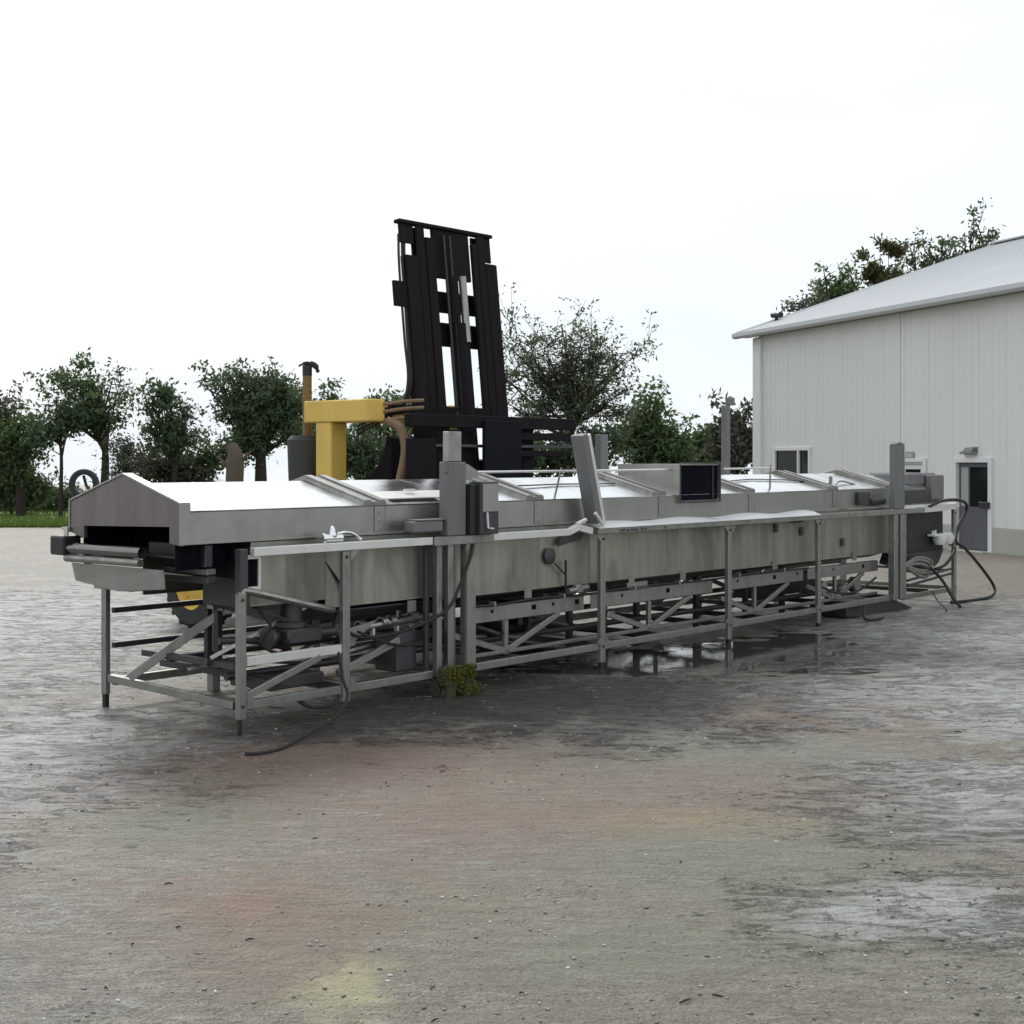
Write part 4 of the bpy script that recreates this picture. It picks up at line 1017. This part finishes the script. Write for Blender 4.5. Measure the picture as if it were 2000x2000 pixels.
# mossy block under the frame
def lumpy(x0, x1, y0, y1, z0, z1, n, amp, seed):
    r = random.Random(seed); mb = MB(); m_ = {}
    def vid(i, j, k):
        if (i, j, k) not in m_:
            m_[(i, j, k)] = len(mb.v)
            mb.v.append((x0 + (x1 - x0) * i / n + r.gauss(0, amp), y0 + (y1 - y0) * j / n + r.gauss(0, amp), z0 + (z1 - z0) * k / n + r.gauss(0, amp)))
        return m_[(i, j, k)]
    for a_ in range(n):
        for b_ in range(n):
            for s_ in (0, n):
                mb.f.append((vid(a_, b_, s_), vid(a_ + 1, b_, s_), vid(a_ + 1, b_ + 1, s_), vid(a_, b_ + 1, s_)))
                mb.f.append((vid(a_, s_, b_), vid(a_ + 1, s_, b_), vid(a_ + 1, s_, b_ + 1), vid(a_, s_, b_ + 1)))
                mb.f.append((vid(s_, a_, b_), vid(s_, a_ + 1, b_), vid(s_, a_ + 1, b_ + 1), vid(s_, a_, b_ + 1)))
    mb.smooth = True
    return mb
mbk = empty('timber_block', (P0[0], P0[1], 0), ANG)
lumpy(2.10, 2.44, -0.08, 0.012, 0.10, 0.245, 7, 0.008, 3).build('timber', M['moss'], mbk)
lumpy(2.13, 2.24, -0.07, 0.0, -0.03, 0.10, 6, 0.007, 4).build('timber', M['moss'], mbk)
lumpy(2.30, 2.47, -0.12, 0.03, -0.03, 0.10, 6, 0.007, 5).build('timber', M['moss'], mbk)
lumpy(2.14, 2.42, 0.035, 0.14, -0.03, 0.155, 6, 0.005, 6).build('timber', M['moss'], mbk)
rr_ = random.Random(8)
MOSS_SPOTS = [(rr_.uniform(2.10, 2.45), -0.085 + rr_.gauss(0, .006), 0.245 - abs(rr_.gauss(0, 0.06))) for _ in range(260)] + [(rr_.uniform(2.3, 2.48), -0.12 + rr_.gauss(0, .008), rr_.uniform(0.0, 0.1)) for _ in range(60)]
tag(mbk, 'mossy green timber block propping up the conveyor frame', 'timber block')

# ================================================================== forklift behind the machine
fx, fy, _ = wpos(4.95, 2.6)
fk = empty('forklift', (fx, fy, 0), ANG)
tag(fk, 'big yellow forklift with tall black mast parked behind the conveyor', 'forklift')
ms = MB()
ms.box(-0.24, -0.04, -0.03, 0.08, 0.25, 4.36, 0.01); ms.box(1.11, 1.31, -0.03, 0.10, 0.25, 4.40, 0.01)
mast = ms.build('mast', M['mast'], fk)
mast.rotation_euler = (R(-6), 0, 0)
def mp(name, mat, *boxes, c=0.006):
    mb = MB()
    for q in boxes: mb.box(*q, c)
    return mb.build(name, M[mat], mast)
mp('mast_rail', 'mast', (-0.03, 0.09, -0.02, 0.02, 0.3, 4.72), (-0.03, 0.09, 0.07, 0.10, 0.3, 4.72), (0.03, 0.08, 0.021, 0.069, 0.3, 4.72))
mp('mast_rail', 'mast', (0.985, 1.10, -0.03, 0.01, 0.3, 4.72), (0.985, 1.10, 0.07, 0.10, 0.3, 4.72), (1.04, 1.09, 0.011, 0.069, 0.3, 4.72))
mp('mast_rail', 'mast', (0.10, 0.235, -0.03, 0.06, 0.5, 4.60)); mp('mast_rail', 'mast', (0.885, 0.975, -0.03, 0.02, 0.5, 4.61))
mp('top_bar', 'mast', (-0.31, 1.27, -0.03, 0.07, 4.725, 4.765))
mp('top_plate', 'mast', (-0.29, -0.07, 0.0, 0.03, 4.50, 4.722)); 
mp('top_panel', 'mast', (0.25, 0.86, 0.0, 0.05, 4.15, 4.722))
mp('top_plate', 'mast', (1.105, 1.245, 0.0, 0.03, 4.42, 4.722))
mp('crossbar', 'mast', (0.10, 1.10, 0.112, 0.15, 3.77, 4.02)); mp('crossbar', 'mast', (0.10, 1.10, 0.112, 0.15, 3.37, 3.65))
mp('crossbar', 'mast', (0.10, 1.10, 0.112, 0.15, 2.52, 2.63)); mp('crossbar', 'mast', (-0.03, 1.1, 0.102, 0.13, 0.6, 0.9))
mb = MB(); mb.tube([(0.55, 0.0, 0.5), (0.55, 0.0, 3.62)], 0.105, 18); mb.tube([(0.50, -0.01, 3.62), (0.50, -0.01, 4.16)], 0.075, 14); mb.build('lift_cylinder', M['mast'], mast)
mb = MB(); mb.tube([(0.63, -0.06, 3.40), (0.63, -0.06, 4.18)], 0.048, 16); mb.build('piston_rod', M['frame_steel'], mast)
mb = MB(); mb.tube([(0.66, -0.02, 0.5), (0.66, -0.02, 3.40)], 0.045, 14); mb.build('lift_cylinder', M['mast'], mast)
for x in (0.36, 0.46): mp('chain', 'black', (x, x + 0.03, -0.06, -0.04, 1.8, 4.65))
mp('hose_bracket', 'mast', (-0.44, -0.242, 0.0, 0.04, 3.76, 4.05))
for k, dx in enumerate((0.0, 0.055, 0.09)):
    h_ = MB(); h_.tube(smooth_path([(-0.285 + dx, 0.03, 4.60), (-0.31 + dx, 0.03, 4.2), (-0.31 + dx * .8, 0.03, 3.4), (-0.30 + dx * .6, 0.04, 2.9), (-0.36 + dx * .6, 0.18, 2.62), (-0.55, 0.65, 2.48 - 0.05 * k)]), 0.015, 6)
    h_.build('hydraulic_hose', M['rubber'], mast)
for (x0, x1, z0, z1) in ((0.26, 0.36, 4.58, 4.66),):
    pass
# carriage and forks
def fb(name, mat, *boxes, c=0.008, parent=None):
    mb = MB()
    for q in boxes: mb.box(*q, c)
    return mb.build(name, M[mat], parent or fk)
car = fb('carriage', 'mast', (-0.82, 2.02, -0.22, -0.12, 2.37, 2.51), (-0.82, 2.02, -0.22, -0.12, 1.42, 1.56), (-0.3, -0.1, -0.119, 0.0, 1.42, 2.5), (1.15, 1.35, -0.119, 0.0, 1.42, 2.5))
fb('carriage_bar', 'mast', (0.96, 2.02, -0.20, -0.14, 2.24, 2.33), parent=car); fb('carriage_bar', 'dark_steel', (-0.45, 2.0, -0.20, -0.14, 2.15, 2.185), parent=car)
fb('carriage_bar', 'mast', (0.97, 1.95, -0.20, -0.14, 2.05, 2.12), parent=car)
fb('backing_plate', 'mast', (-0.28, 0.30, -0.11, -0.07, 1.60, 2.345), parent=car)
fb('load_plate', 'mast_blue', (0.31, 0.95, -0.28, -0.225, 1.2, 2.46), parent=car)
fb('hook_plate', 'mast', (-0.90, -0.46, -0.26, -0.225, 1.5, 2.24), parent=car)
for x in (-0.66, 1.2):
    f1 = MB(); f1.box(x - 0.09, x + 0.09, -0.34, -0.27, 0.06, 1.5, 0.01); f1.prism([(x - 0.09, -0.34, 0.06), (x - 0.09, -0.34, 0.13), (x - 0.09, -2.1, 0.075), (x - 0.09, -2.1, 0.06)], (0.18, 0, 0)); f1.build('fork', M['mast'], fk)
# overhead guard
gd = fb('overhead_guard', 'yellow', (-0.98, -0.72, 0.27, 1.33, 2.43, 2.675), (0.92, 1.16, 0.7, 1.33, 2.43, 2.675), (-0.718, 0.918, 1.15, 1.33, 2.44, 2.66), c=0.012)
fb('guard_pillar', 'yellow', (-0.97, -0.73, 0.88, 1.14, 1.1, 2.428), c=0.012, parent=gd); fb('guard_pillar', 'yellow', (0.93, 1.15, 0.88, 1.14, 1.1, 2.428), c=0.012, parent=gd)
for x in (-0.5, -0.25, 0.0, 0.25, 0.5, 0.75): fb('guard_bar', 'mast', (x, x + 0.05, 0.28, 1.14, 2.55, 2.60), parent=gd)
fb('guard_bar', 'mast', (-0.718, 0.918, 0.21, 0.239, 2.52, 2.62), parent=gd)
fp = MB(); fp.tube(smooth_path([(-0.70, 0.26, 2.44), (-0.66, 0.10, 2.36), (-0.64, 0.04, 2.15), (-0.65, 0.06, 1.95), (-0.67, 0.09, 1.78), (-0.68, 0.1, 1.5), (-0.68, 0.1, 1.2)]), 0.05, 12); fp.build('guard_strut', M['tan'], gd)
for z in (2.46, 2.56, 2.64):
    h_ = MB(); h_.tube(smooth_path([(-0.8, 0.55, z), (-0.75, 0.3, z - 0.02), (-0.6, 0.12, z + 0.01), (-0.35, 0.05, z + 0.03)]), 0.022, 6); h_.build('hydraulic_hose', M['tan'], fk)
# exhaust stack and air cleaner
ex = MB(); ex.tube([(-0.78, 1.50, 2.25), (-0.78, 1.50, 3.07)], 0.052, 14); exo = ex.build('exhaust_pipe', M['rust'], fk)
mb = MB(); mb.tube(smooth_path([(-0.86, 1.56, 3.09), (-0.80, 1.50, 3.125), (-0.72, 1.44, 3.10), (-0.69, 1.41, 3.02)]), [0.012] * 6 + [0.022] * 6 + [0.034] * 8 + [0.022] * 5, 8); mb.tube([(-0.78, 1.5, 2.98), (-0.78, 1.5, 3.10)], 0.056, 12); mb.build('rain_cap', M['black'], exo)
mb = MB(); mb.lathe((-0.80, 1.50, 1.5), (0, 0, 1), [(0.001, 0.0), (0.18, 0.0), (0.20, 0.3), (0.215, 0.74), (0.17, 0.79), (0.001, 0.79)], 20, False); mb.build('air_cleaner', M['dark_box'], fk)
# body
bd = MB(); bd.box(-0.75, 1.8, 0.35, 3.9, 0.55, 1.25, 0.04); bd.prism([(-0.6, 1.5, 1.25), (-0.6, 1.6, 1.62), (-0.6, 3.6, 1.55), (-0.6, 3.9, 1.25)], (2.25, 0, 0)); bd.build('body', M['yellow'], fk)
cw = MB(); cw.prism([(-0.75, 3.905, 0.45), (-0.75, 4.35, 0.6), (-0.75, 4.4, 1.35), (-0.75, 3.905, 1.5)], (2.55, 0, 0)); cw.build('counterweight', M['yellow'], fk)
cw = MB(); cw.prism([(-0.55, 0.36, 1.25), (-0.55, 0.36, 2.0), (-0.55, 0.45, 2.02), (-0.55, 0.75, 1.60), (-0.55, 0.95, 1.25)], (2.1, 0, 0)); cw.build('dashboard', M['mast'], fk)
cw = MB(); cw.prism([(-0.60, 0.30, 1.25), (-0.60, 0.30, 2.25), (-0.60, 0.36, 2.28), (-0.60, 0.46, 2.0), (-0.60, 0.62, 1.84), (-0.60, 1.0, 1.66), (-0.60, 1.0, 1.25)], (0.5, 0, 0)); cw.build('fender', M['mast'], fk)
mb = MB(); mb.box(0.25, 0.85, 0.95, 1.45, 1.26, 1.4, 0.04); mb.box(0.25, 0.85, 1.36, 1.48, 1.4, 1.95, 0.04); mb.build('seat', M['black'], fk)
sw = MB(); sw.lathe((0.55, 0.62, 1.92), (0, 0.5, 1), [(0.17, -0.015), (0.2, 0), (0.17, 0.015)], 20); sw.tube([(0.55, 0.5, 1.6), (0.55, 0.62, 1.92)], 0.02); sw.build('steering_wheel', M['black'], fk)
def wheel(x, y, r, w):
    mb = MB(); mb.lathe((x, y, r), (1, 0, 0), [(r * .58, -w / 2), (r * .9, -w / 2), (r, -w * .36), (r, w * .36), (r * .9, w / 2), (r * .58, w / 2)], 30)
    for k in range(18):
        a = 2 * math.pi * k / 18
        p = Vector((x, y + math.cos(a) * r * 0.995, r + math.sin(a) * r * 0.995)); td = Vector((0, -math.sin(a), math.cos(a))); rd = Vector((0, math.cos(a), math.sin(a)))
        mb.obox(p, Vector((w * .42, 0, 0)) + td * 0.04, td * 0.03, rd * 0.018, 0.003)
    wh = mb.build('wheel', M['rubber'], fk)
    rm = MB(); rm.lathe((x, y, r), (1, 0, 0), [(0.001, -w * .28), (r * .28, -w * .28), (r * .36, -w * .2), (r * .52, -w * .22), (r * .585, -w * .46), (r * .585, w * .46), (r * .4, w * .2), (0.001, w * .2)], 26, False)
    for k in range(8):
        a = 2 * math.pi * k / 8
        rm.tube([(x - w * .30, y + math.cos(a) * r * .43, r + math.sin(a) * r * .43), (x - w * .2, y + math.cos(a) * r * .43, r + math.sin(a) * r * .43)], 0.018, 6)
    rm.build('rim', M['yellow'], wh)
wheel(-1.15, 3.0, 0.52, 0.36); wheel(2.2, 3.0, 0.52, 0.36)
wheel(-1.0, 0.75, 0.62, 0.45); wheel(2.05, 0.75, 0.62, 0.45)
fb('axle', 'mast', (-0.95, 2.0, 2.9, 3.1, 0.42, 0.62)); fb('axle', 'mast', (-0.78, 1.83, 0.6, 0.9, 0.48, 0.76))

# ================================================================== trees
def leaves(name, centres, sig, per, size, mat, parent, seed, squash=0.8):
    r = np.random.default_rng(seed)
    centres = np.asarray(centres)
    n = len(centres) * per
    c = np.repeat(centres, per, 0) + r.normal(0, 1, (n, 3)) * np.array([sig, sig, sig * squash])
    d1 = r.normal(0, 1, (n, 3)); d1 /= np.linalg.norm(d1, axis=1)[:, None]
    d2 = r.normal(0, 1, (n, 3)); d2 -= d1 * (d1 * d2).sum(1)[:, None]; d2 /= np.linalg.norm(d2, axis=1)[:, None]
    s = size * r.uniform(0.55, 1.3, n)[:, None]
    V_ = np.stack([c - d1 * s, c + d2 * s * 0.42, c + d1 * s, c - d2 * s * 0.42], 1).reshape(-1, 3)
    return fast_mesh(name, V_, np.arange(4 * n), 4, mat, parent)

def tree(label, px, Y, crown, fork_py=None, nlimb=7, nsub=9, per=13, sig=0.17, size=0.105, leaf='leaf_dark', bark='bark', tr=0.10, seed=1, twig=0.15, lean=0.0, name='tree', group='trees around the yard', cat='tree', depth=0.85, gap=0.36, ragged=1.0):
    """crown: list of (px, py, rx_px, ry_px) lobes measured at distance Y"""
    k = Y / 2700.0
    X = (px - 1000) * k
    rd = random.Random(seed)
    root = empty(name, (X, Y, 0))
    tag(root, label, cat, group)
    fz = 2 + (900 - (fork_py or 860)) * k
    tb_ = MB()
    f0 = Vector((lean, 0, fz))
    stem = smooth_path([(0, 0, -0.05), (lean * 0.3 + rd.uniform(-.08, .08), 0, fz * 0.4), (lean * .8 + rd.uniform(-.06, .06), 0.02, fz * 0.8), tuple(f0)], 4)
    tb_.tube(stem, [tr * (1.25 - 0.55 * i / 12) for i in range(13)], 8)
    cents = []
    lobes = list(crown)
    for (cx, cy, rx, ry) in crown:
        for q in range(int(4 * ragged + .5)):
            a_ = rd.uniform(-0.7, math.pi + 0.7); g_ = rd.uniform(.22, .42)
            lobes.append((cx + math.cos(a_) * rx * rd.uniform(.75, 1.12), cy - math.sin(a_) * ry * rd.uniform(.7, 1.12), rx * g_ * rd.uniform(.8, 1.5), ry * g_))
    tot = sum(a[2] * a[3] for a in crown)
    for li, (cx, cy, rx, ry) in enumerate(lobes):
        c0 = Vector(((cx - 1000) * k - X, rd.uniform(-.3, .3) * rx * k, 2 + (900 - cy) * k)); rx_, rz_ = rx * k, ry * k
        share = max(1, int(nlimb * rx * ry / tot + 0.5))
        for i in range(share):
            for _t in range(20):
                q = Vector((rd.uniform(-1, 1), rd.uniform(-1, 1), rd.uniform(-0.9, 1)))
                if 0.4 < q.length < 1.0: break
            e = c0 + Vector((q.x * rx_, q.y * rx_ * depth, q.z * rz_))
            st_ = stem[rd.randrange(8, 13)] if rd.random() < .5 else f0
            mid_ = st_.lerp(e, 0.5) + Vector((rd.uniform(-.2, .2) * rx_, rd.uniform(-.2, .2), rd.uniform(-.1, .25) * rz_))
            path = smooth_path([st_, mid_, e], 5)
            l0_ = tr * (0.55 if li < len(crown) else 0.32)
            tb_.tube(path, [l0_ * (1 - 0.87 * j / (len(path) - 1)) for j in range(len(path))], 6)
            cents.append(e)
            for j in range(nsub):
                s_ = path[rd.randrange(4, len(path))]
                for _t in range(20):
                    q = Vector((rd.gauss(0, .55), rd.gauss(0, .55), rd.gauss(0, .5)))
                    e2 = s_ + Vector((q.x * rx_, q.y * rx_ * depth, q.z * rz_))
                    dd = e2 - c0
                    if (dd.x / rx_) ** 2 + (dd.y / rx_ / depth) ** 2 + (dd.z / rz_) ** 2 < 1.1: break
                else: continue
                tb_.tube([s_, s_.lerp(e2, 0.5) + Vector((0, 0, 0.06)), e2], [tr * 0.14, tr * 0.10, tr * 0.04], 5, False)
                cents.append(e2); cents.append(s_.lerp(e2, rd.uniform(.5, .85)))
                if rd.random() < twig:
                    o_ = (e2 - c0)
                    if o_.length < 1e-4: continue
                    o_.normalize()
                    for q_ in range(3):
                        d_ = o_ + Vector((rd.gauss(0, .4), rd.gauss(0, .4), rd.gauss(0.3, .35)))
                        l_ = rd.uniform(.2, .55)
                        tip = e2 + d_ * l_ + Vector((0, 0, .05))
                        tb_.tube([e2, e2 + d_ * l_ * .5, tip], [tr * .06, tr * .045, tr * .03], 4, False)
                        cents.append(tip)
    tb_.build('trunk', M[bark], root)
    keep = [c for c in cents if rd.random() > gap]
    leaves('crown', [tuple(c) for c in keep], sig, per, size, M[leaf], root, seed)
    return root

tree('spiky dark tree cut off by the left edge of the picture', -8, 50, [(-12, 850, 55, 85)], fork_py=900, seed=3, nlimb=8, twig=0.6, leaf='leaf_dull')
tree('small green tree with dark trunk, leftmost whole tree', 42, 49, [(52, 845, 42, 55), (20, 900, 40, 50)], fork_py=905, seed=4, nlimb=9, leaf='leaf_green', tr=0.16)
tree('leafy tree on a thin bare trunk left of the conveyor', 118, 48, [(125, 790, 45, 55), (105, 840, 40, 40)], fork_py=870, seed=5, nlimb=8, tr=0.07, leaf='leaf_dark')
tree('tall broad green tree above the pitched hood end', 200, 49, [(165, 745, 58, 40), (215, 785, 60, 55), (150, 810, 45, 35)], fork_py=870, seed=6, nlimb=12, tr=0.15, leaf='leaf_green', lean=0.08)
tree('low dull brown bush behind the hood peak', 250, 47, [(245, 905, 42, 50)], fork_py=930, seed=7, nlimb=9, tr=0.06, leaf='leaf_dull', sig=0.16, size=0.06, name='bush', cat='bush', group='bushes round the yard')
tree('leaning green tree between the broad tree and the dense round tree', 342, 49, [(295, 770, 34, 38), (325, 825, 52, 60), (365, 840, 38, 42)], fork_py=895, seed=8, nlimb=12, tr=0.10, leaf='leaf_dark', lean=-0.1)
tree('dense dark round tree left of the exhaust pipe', 510, 50, [(485, 775, 82, 68), (440, 760, 45, 45), (535, 790, 50, 75), (500, 850, 60, 40)], fork_py=880, seed=9, nlimb=22, tr=0.22, leaf='leaf_dark', per=15, gap=0.25, twig=0.4)
tree('dense dark undergrowth below the leftmost trees', 25, 50.5, [(20, 940, 50, 45), (70, 962, 34, 22)], fork_py=965, seed=31, nlimb=14, leaf='leaf_dark', per=22, name='bush', cat='bush', group='bushes round the yard', tr=0.06)
tree('low dark scrub under the leaning green tree', 335, 51, [(320, 920, 45, 32), (370, 925, 30, 25)], fork_py=940, seed=32, nlimb=10, leaf='leaf_dull', name='bush', cat='bush', group='bushes round the yard', tr=0.05, twig=0.6)
tree('low bush with sparse leaves beside the broken stump', 415, 52, [(410, 890, 34, 30)], fork_py=925, seed=10, nlimb=6, tr=0.05, leaf='leaf_green', name='bush', cat='bush', group='bushes round the yard')
tree('yellowish tree just behind the exhaust pipe', 585, 56, [(582, 810, 26, 60)], fork_py=880, seed=21, nlimb=7, leaf='leaf_olive')
tree('small tree top showing above the yellow beam', 632, 54, [(635, 775, 20, 22), (640, 830, 40, 40)], fork_py=860, seed=22, nlimb=6, leaf='leaf_green')
tree('leafy shrub seen through the gap under the yellow beam', 715, 44, [(715, 875, 60, 62)], fork_py=930, seed=11, nlimb=12, leaf='leaf_dark', per=15, name='bush', cat='bush', group='bushes round the yard')
tree('treetop peeping up left of the mast foot', 765, 52, [(765, 785, 42, 20), (760, 830, 40, 40)], fork_py=870, seed=12, nlimb=8, leaf='leaf_green', twig=0.4)
tree('large twiggy tree with spreading limbs right of the mast', 1112, 38, [(1080, 705, 98, 95), (1175, 725, 92, 80), (1020, 760, 60, 70), (1150, 800, 110, 45)], fork_py=812, seed=13, nlimb=30, nsub=9, tr=0.12, leaf='leaf_twig', per=9, sig=0.11, size=0.06, twig=0.5, gap=0.1, ragged=0.7, bark='bark')
tree('dark shrub at the foot of the twiggy tree', 1060, 37, [(1040, 880, 70, 40), (1180, 880, 60, 45)], fork_py=925, seed=23, nlimb=10, leaf='leaf_dark', name='bush', cat='bush', group='bushes round the yard')
tree('pointed dark green tree right of the leaning post', 1275, 46, [(1275, 850, 48, 62), (1245, 880, 45, 45), (1310, 885, 35, 40)], fork_py=915, seed=14, nlimb=14, leaf='leaf_green', per=15, twig=0.5, gap=0.1)
tree('low dark green bush behind the vent box', 1370, 50, [(1360, 880, 48, 42), (1395, 870, 35, 40)], fork_py=920, seed=15, nlimb=11, leaf='leaf_green', per=14, gap=0.2, name='bush', cat='bush', group='bushes round the yard')
tree('dark ragged bush at the corner of the metal building', 1440, 44, [(1450, 850, 28, 60), (1425, 880, 40, 50)], fork_py=915, seed=16, nlimb=10, leaf='leaf_dull', per=15, size=0.12, gap=0.1, name='bush', cat='bush', group='bushes round the yard')
tree('green tree behind the middle of the building roof', 1640, 62, [(1632, 552, 42, 42), (1600, 590, 36, 32), (1668, 578, 40, 38)], fork_py=720, seed=17, ragged=0.5, nlimb=16, leaf='leaf_green', per=15, tr=0.22, size=0.12)
tree('olive tree behind the roof between two green trees', 1735, 62, [(1730, 520, 42, 36), (1735, 560, 45, 40)], fork_py=720, seed=18, ragged=0.5, nlimb=10, leaf='leaf_olive', per=60, tr=0.18, size=0.12)
tree('tall dark tree behind the building roof on the right', 1900, 64, [(1908, 462, 26, 42), (1880, 492, 42, 38), (1925, 500, 30, 32)], fork_py=700, seed=19, ragged=0.5, nlimb=14, leaf='leaf_dark', per=15, tr=0.24, size=0.12)
tree('rounded green treetop left of the tall dark tree behind the roof', 1810, 63, [(1798, 488, 28, 30), (1835, 502, 32, 32), (1815, 540, 40, 40)], fork_py=700, seed=20, ragged=0.5, nlimb=13, leaf='leaf_dark', per=15, tr=0.2, size=0.12)
tree('sparse brown treetop behind the low end of the roof', 1565, 60, [(1575, 595, 26, 22), (1556, 608, 18, 12)], fork_py=720, seed=24, nlimb=5, leaf='leaf_dull', tr=0.16, ragged=0.3)

# hedge along the lawn
hd = empty('hedge', (-23.5, 54, 0)); tag(hd, 'dark low hedge along the back of the lawn', 'hedge')
cs = [(random.uniform(-8, 7), random.uniform(-0.5, 0.9), random.uniform(0.1, 0.95) * random.uniform(0.7, 1)) for _ in range(620)]
leaves('crown', cs, 0.24, 34, 0.09, M['leaf_dark'], hd, 77)
mb = MB()
for i in range(60):
    x = random.uniform(-8, 7); y = random.uniform(-.4, .8)
    mb.tube([(x, y, 0), (x + random.uniform(-.2, .2), y, 0.5), (x + random.uniform(-.4, .4), y, 1.0)], [0.02, 0.015, 0.006], 5)
mb.build('stems', M['bark'], hd)

leaves('moss', MOSS_SPOTS, 0.013, 12, 0.013, M['moss_leaf'], mbk, 91)
# broken pale stump, distant shed
def at(px, py, Y):
    return Vector(((px - 1000) / 2700 * Y, Y, 2 + (900 - py) / 2700 * Y))
p = at(458, 960, 46)
st = MB(); st.tube(smooth_path([(p.x, p.y, -0.1), (p.x, p.y, 1.2), (p.x + 0.02, p.y, 2.1), (p.x - 0.1, p.y, 2.6)], 5), [0.34, 0.33, 0.32, 0.31, 0.31, 0.3, 0.3, 0.3, 0.3, 0.29, 0.28, 0.25, 0.22, 0.2, 0.16, 0.1], 12)
st.tube([(p.x - 0.1, p.y, 1.7), (p.x - 0.6, p.y + .1, 2.15)], [0.09, 0.04], 8); st.tube([(p.x + .1, p.y, 1.9), (p.x + 0.55, p.y - .1, 2.3)], [0.07, 0.03], 8)
tag(st.build('tree_stump', M['bark_pale']), 'pale broken tree stump left of the dense round tree', 'stump')
sh = empty('garden_shed', tuple(at(405, 990, 75).xy) + (-0.3,))
tag(sh, 'low grey shed with pale roof far behind the conveyor', 'shed')
MB().box(-0.9, 0.9, -1, 1, 0, 1.05, 0.01).build('wall', M['eave_grey'], sh)
mb = MB(); mb.prism([(-1.0, -1.1, 1.05), (1.0, -1.1, 1.05), (0, -1.1, 1.62)], (0, 2.2, 0)); mb.build('roof', M['roof_paint'], sh)

# flying birds high over the twiggy tree
bmat = M['black']
for (px, py, lab) in ((1101, 586, 'left of two small birds flying above the twiggy tree'), (1114, 587, 'right of two small birds flying above the twiggy tree')):
    q = at(px, py, 45)
    mb = MB(); mb.tube([(-0.02, 0.09, 0), (0, 0, 0.012), (0.0, -0.10, 0.0)], [0.01, 0.03, 0.012], 8)
    mb.prism([(0.0, 0.03, 0.012), (0.14, 0.02, 0.10), (0.20, -0.06, 0.07), (0.0, -0.05, 0.012)], (0, 0, 0.006)); mb.prism([(0.0, 0.03, 0.012), (-0.14, 0.02, 0.10), (-0.20, -0.06, 0.07), (0.0, -0.05, 0.012)], (0, 0, 0.006))
    bo = mb.build('bird', bmat); bo.location = q
    tag(bo, lab, 'bird', 'birds in the sky')
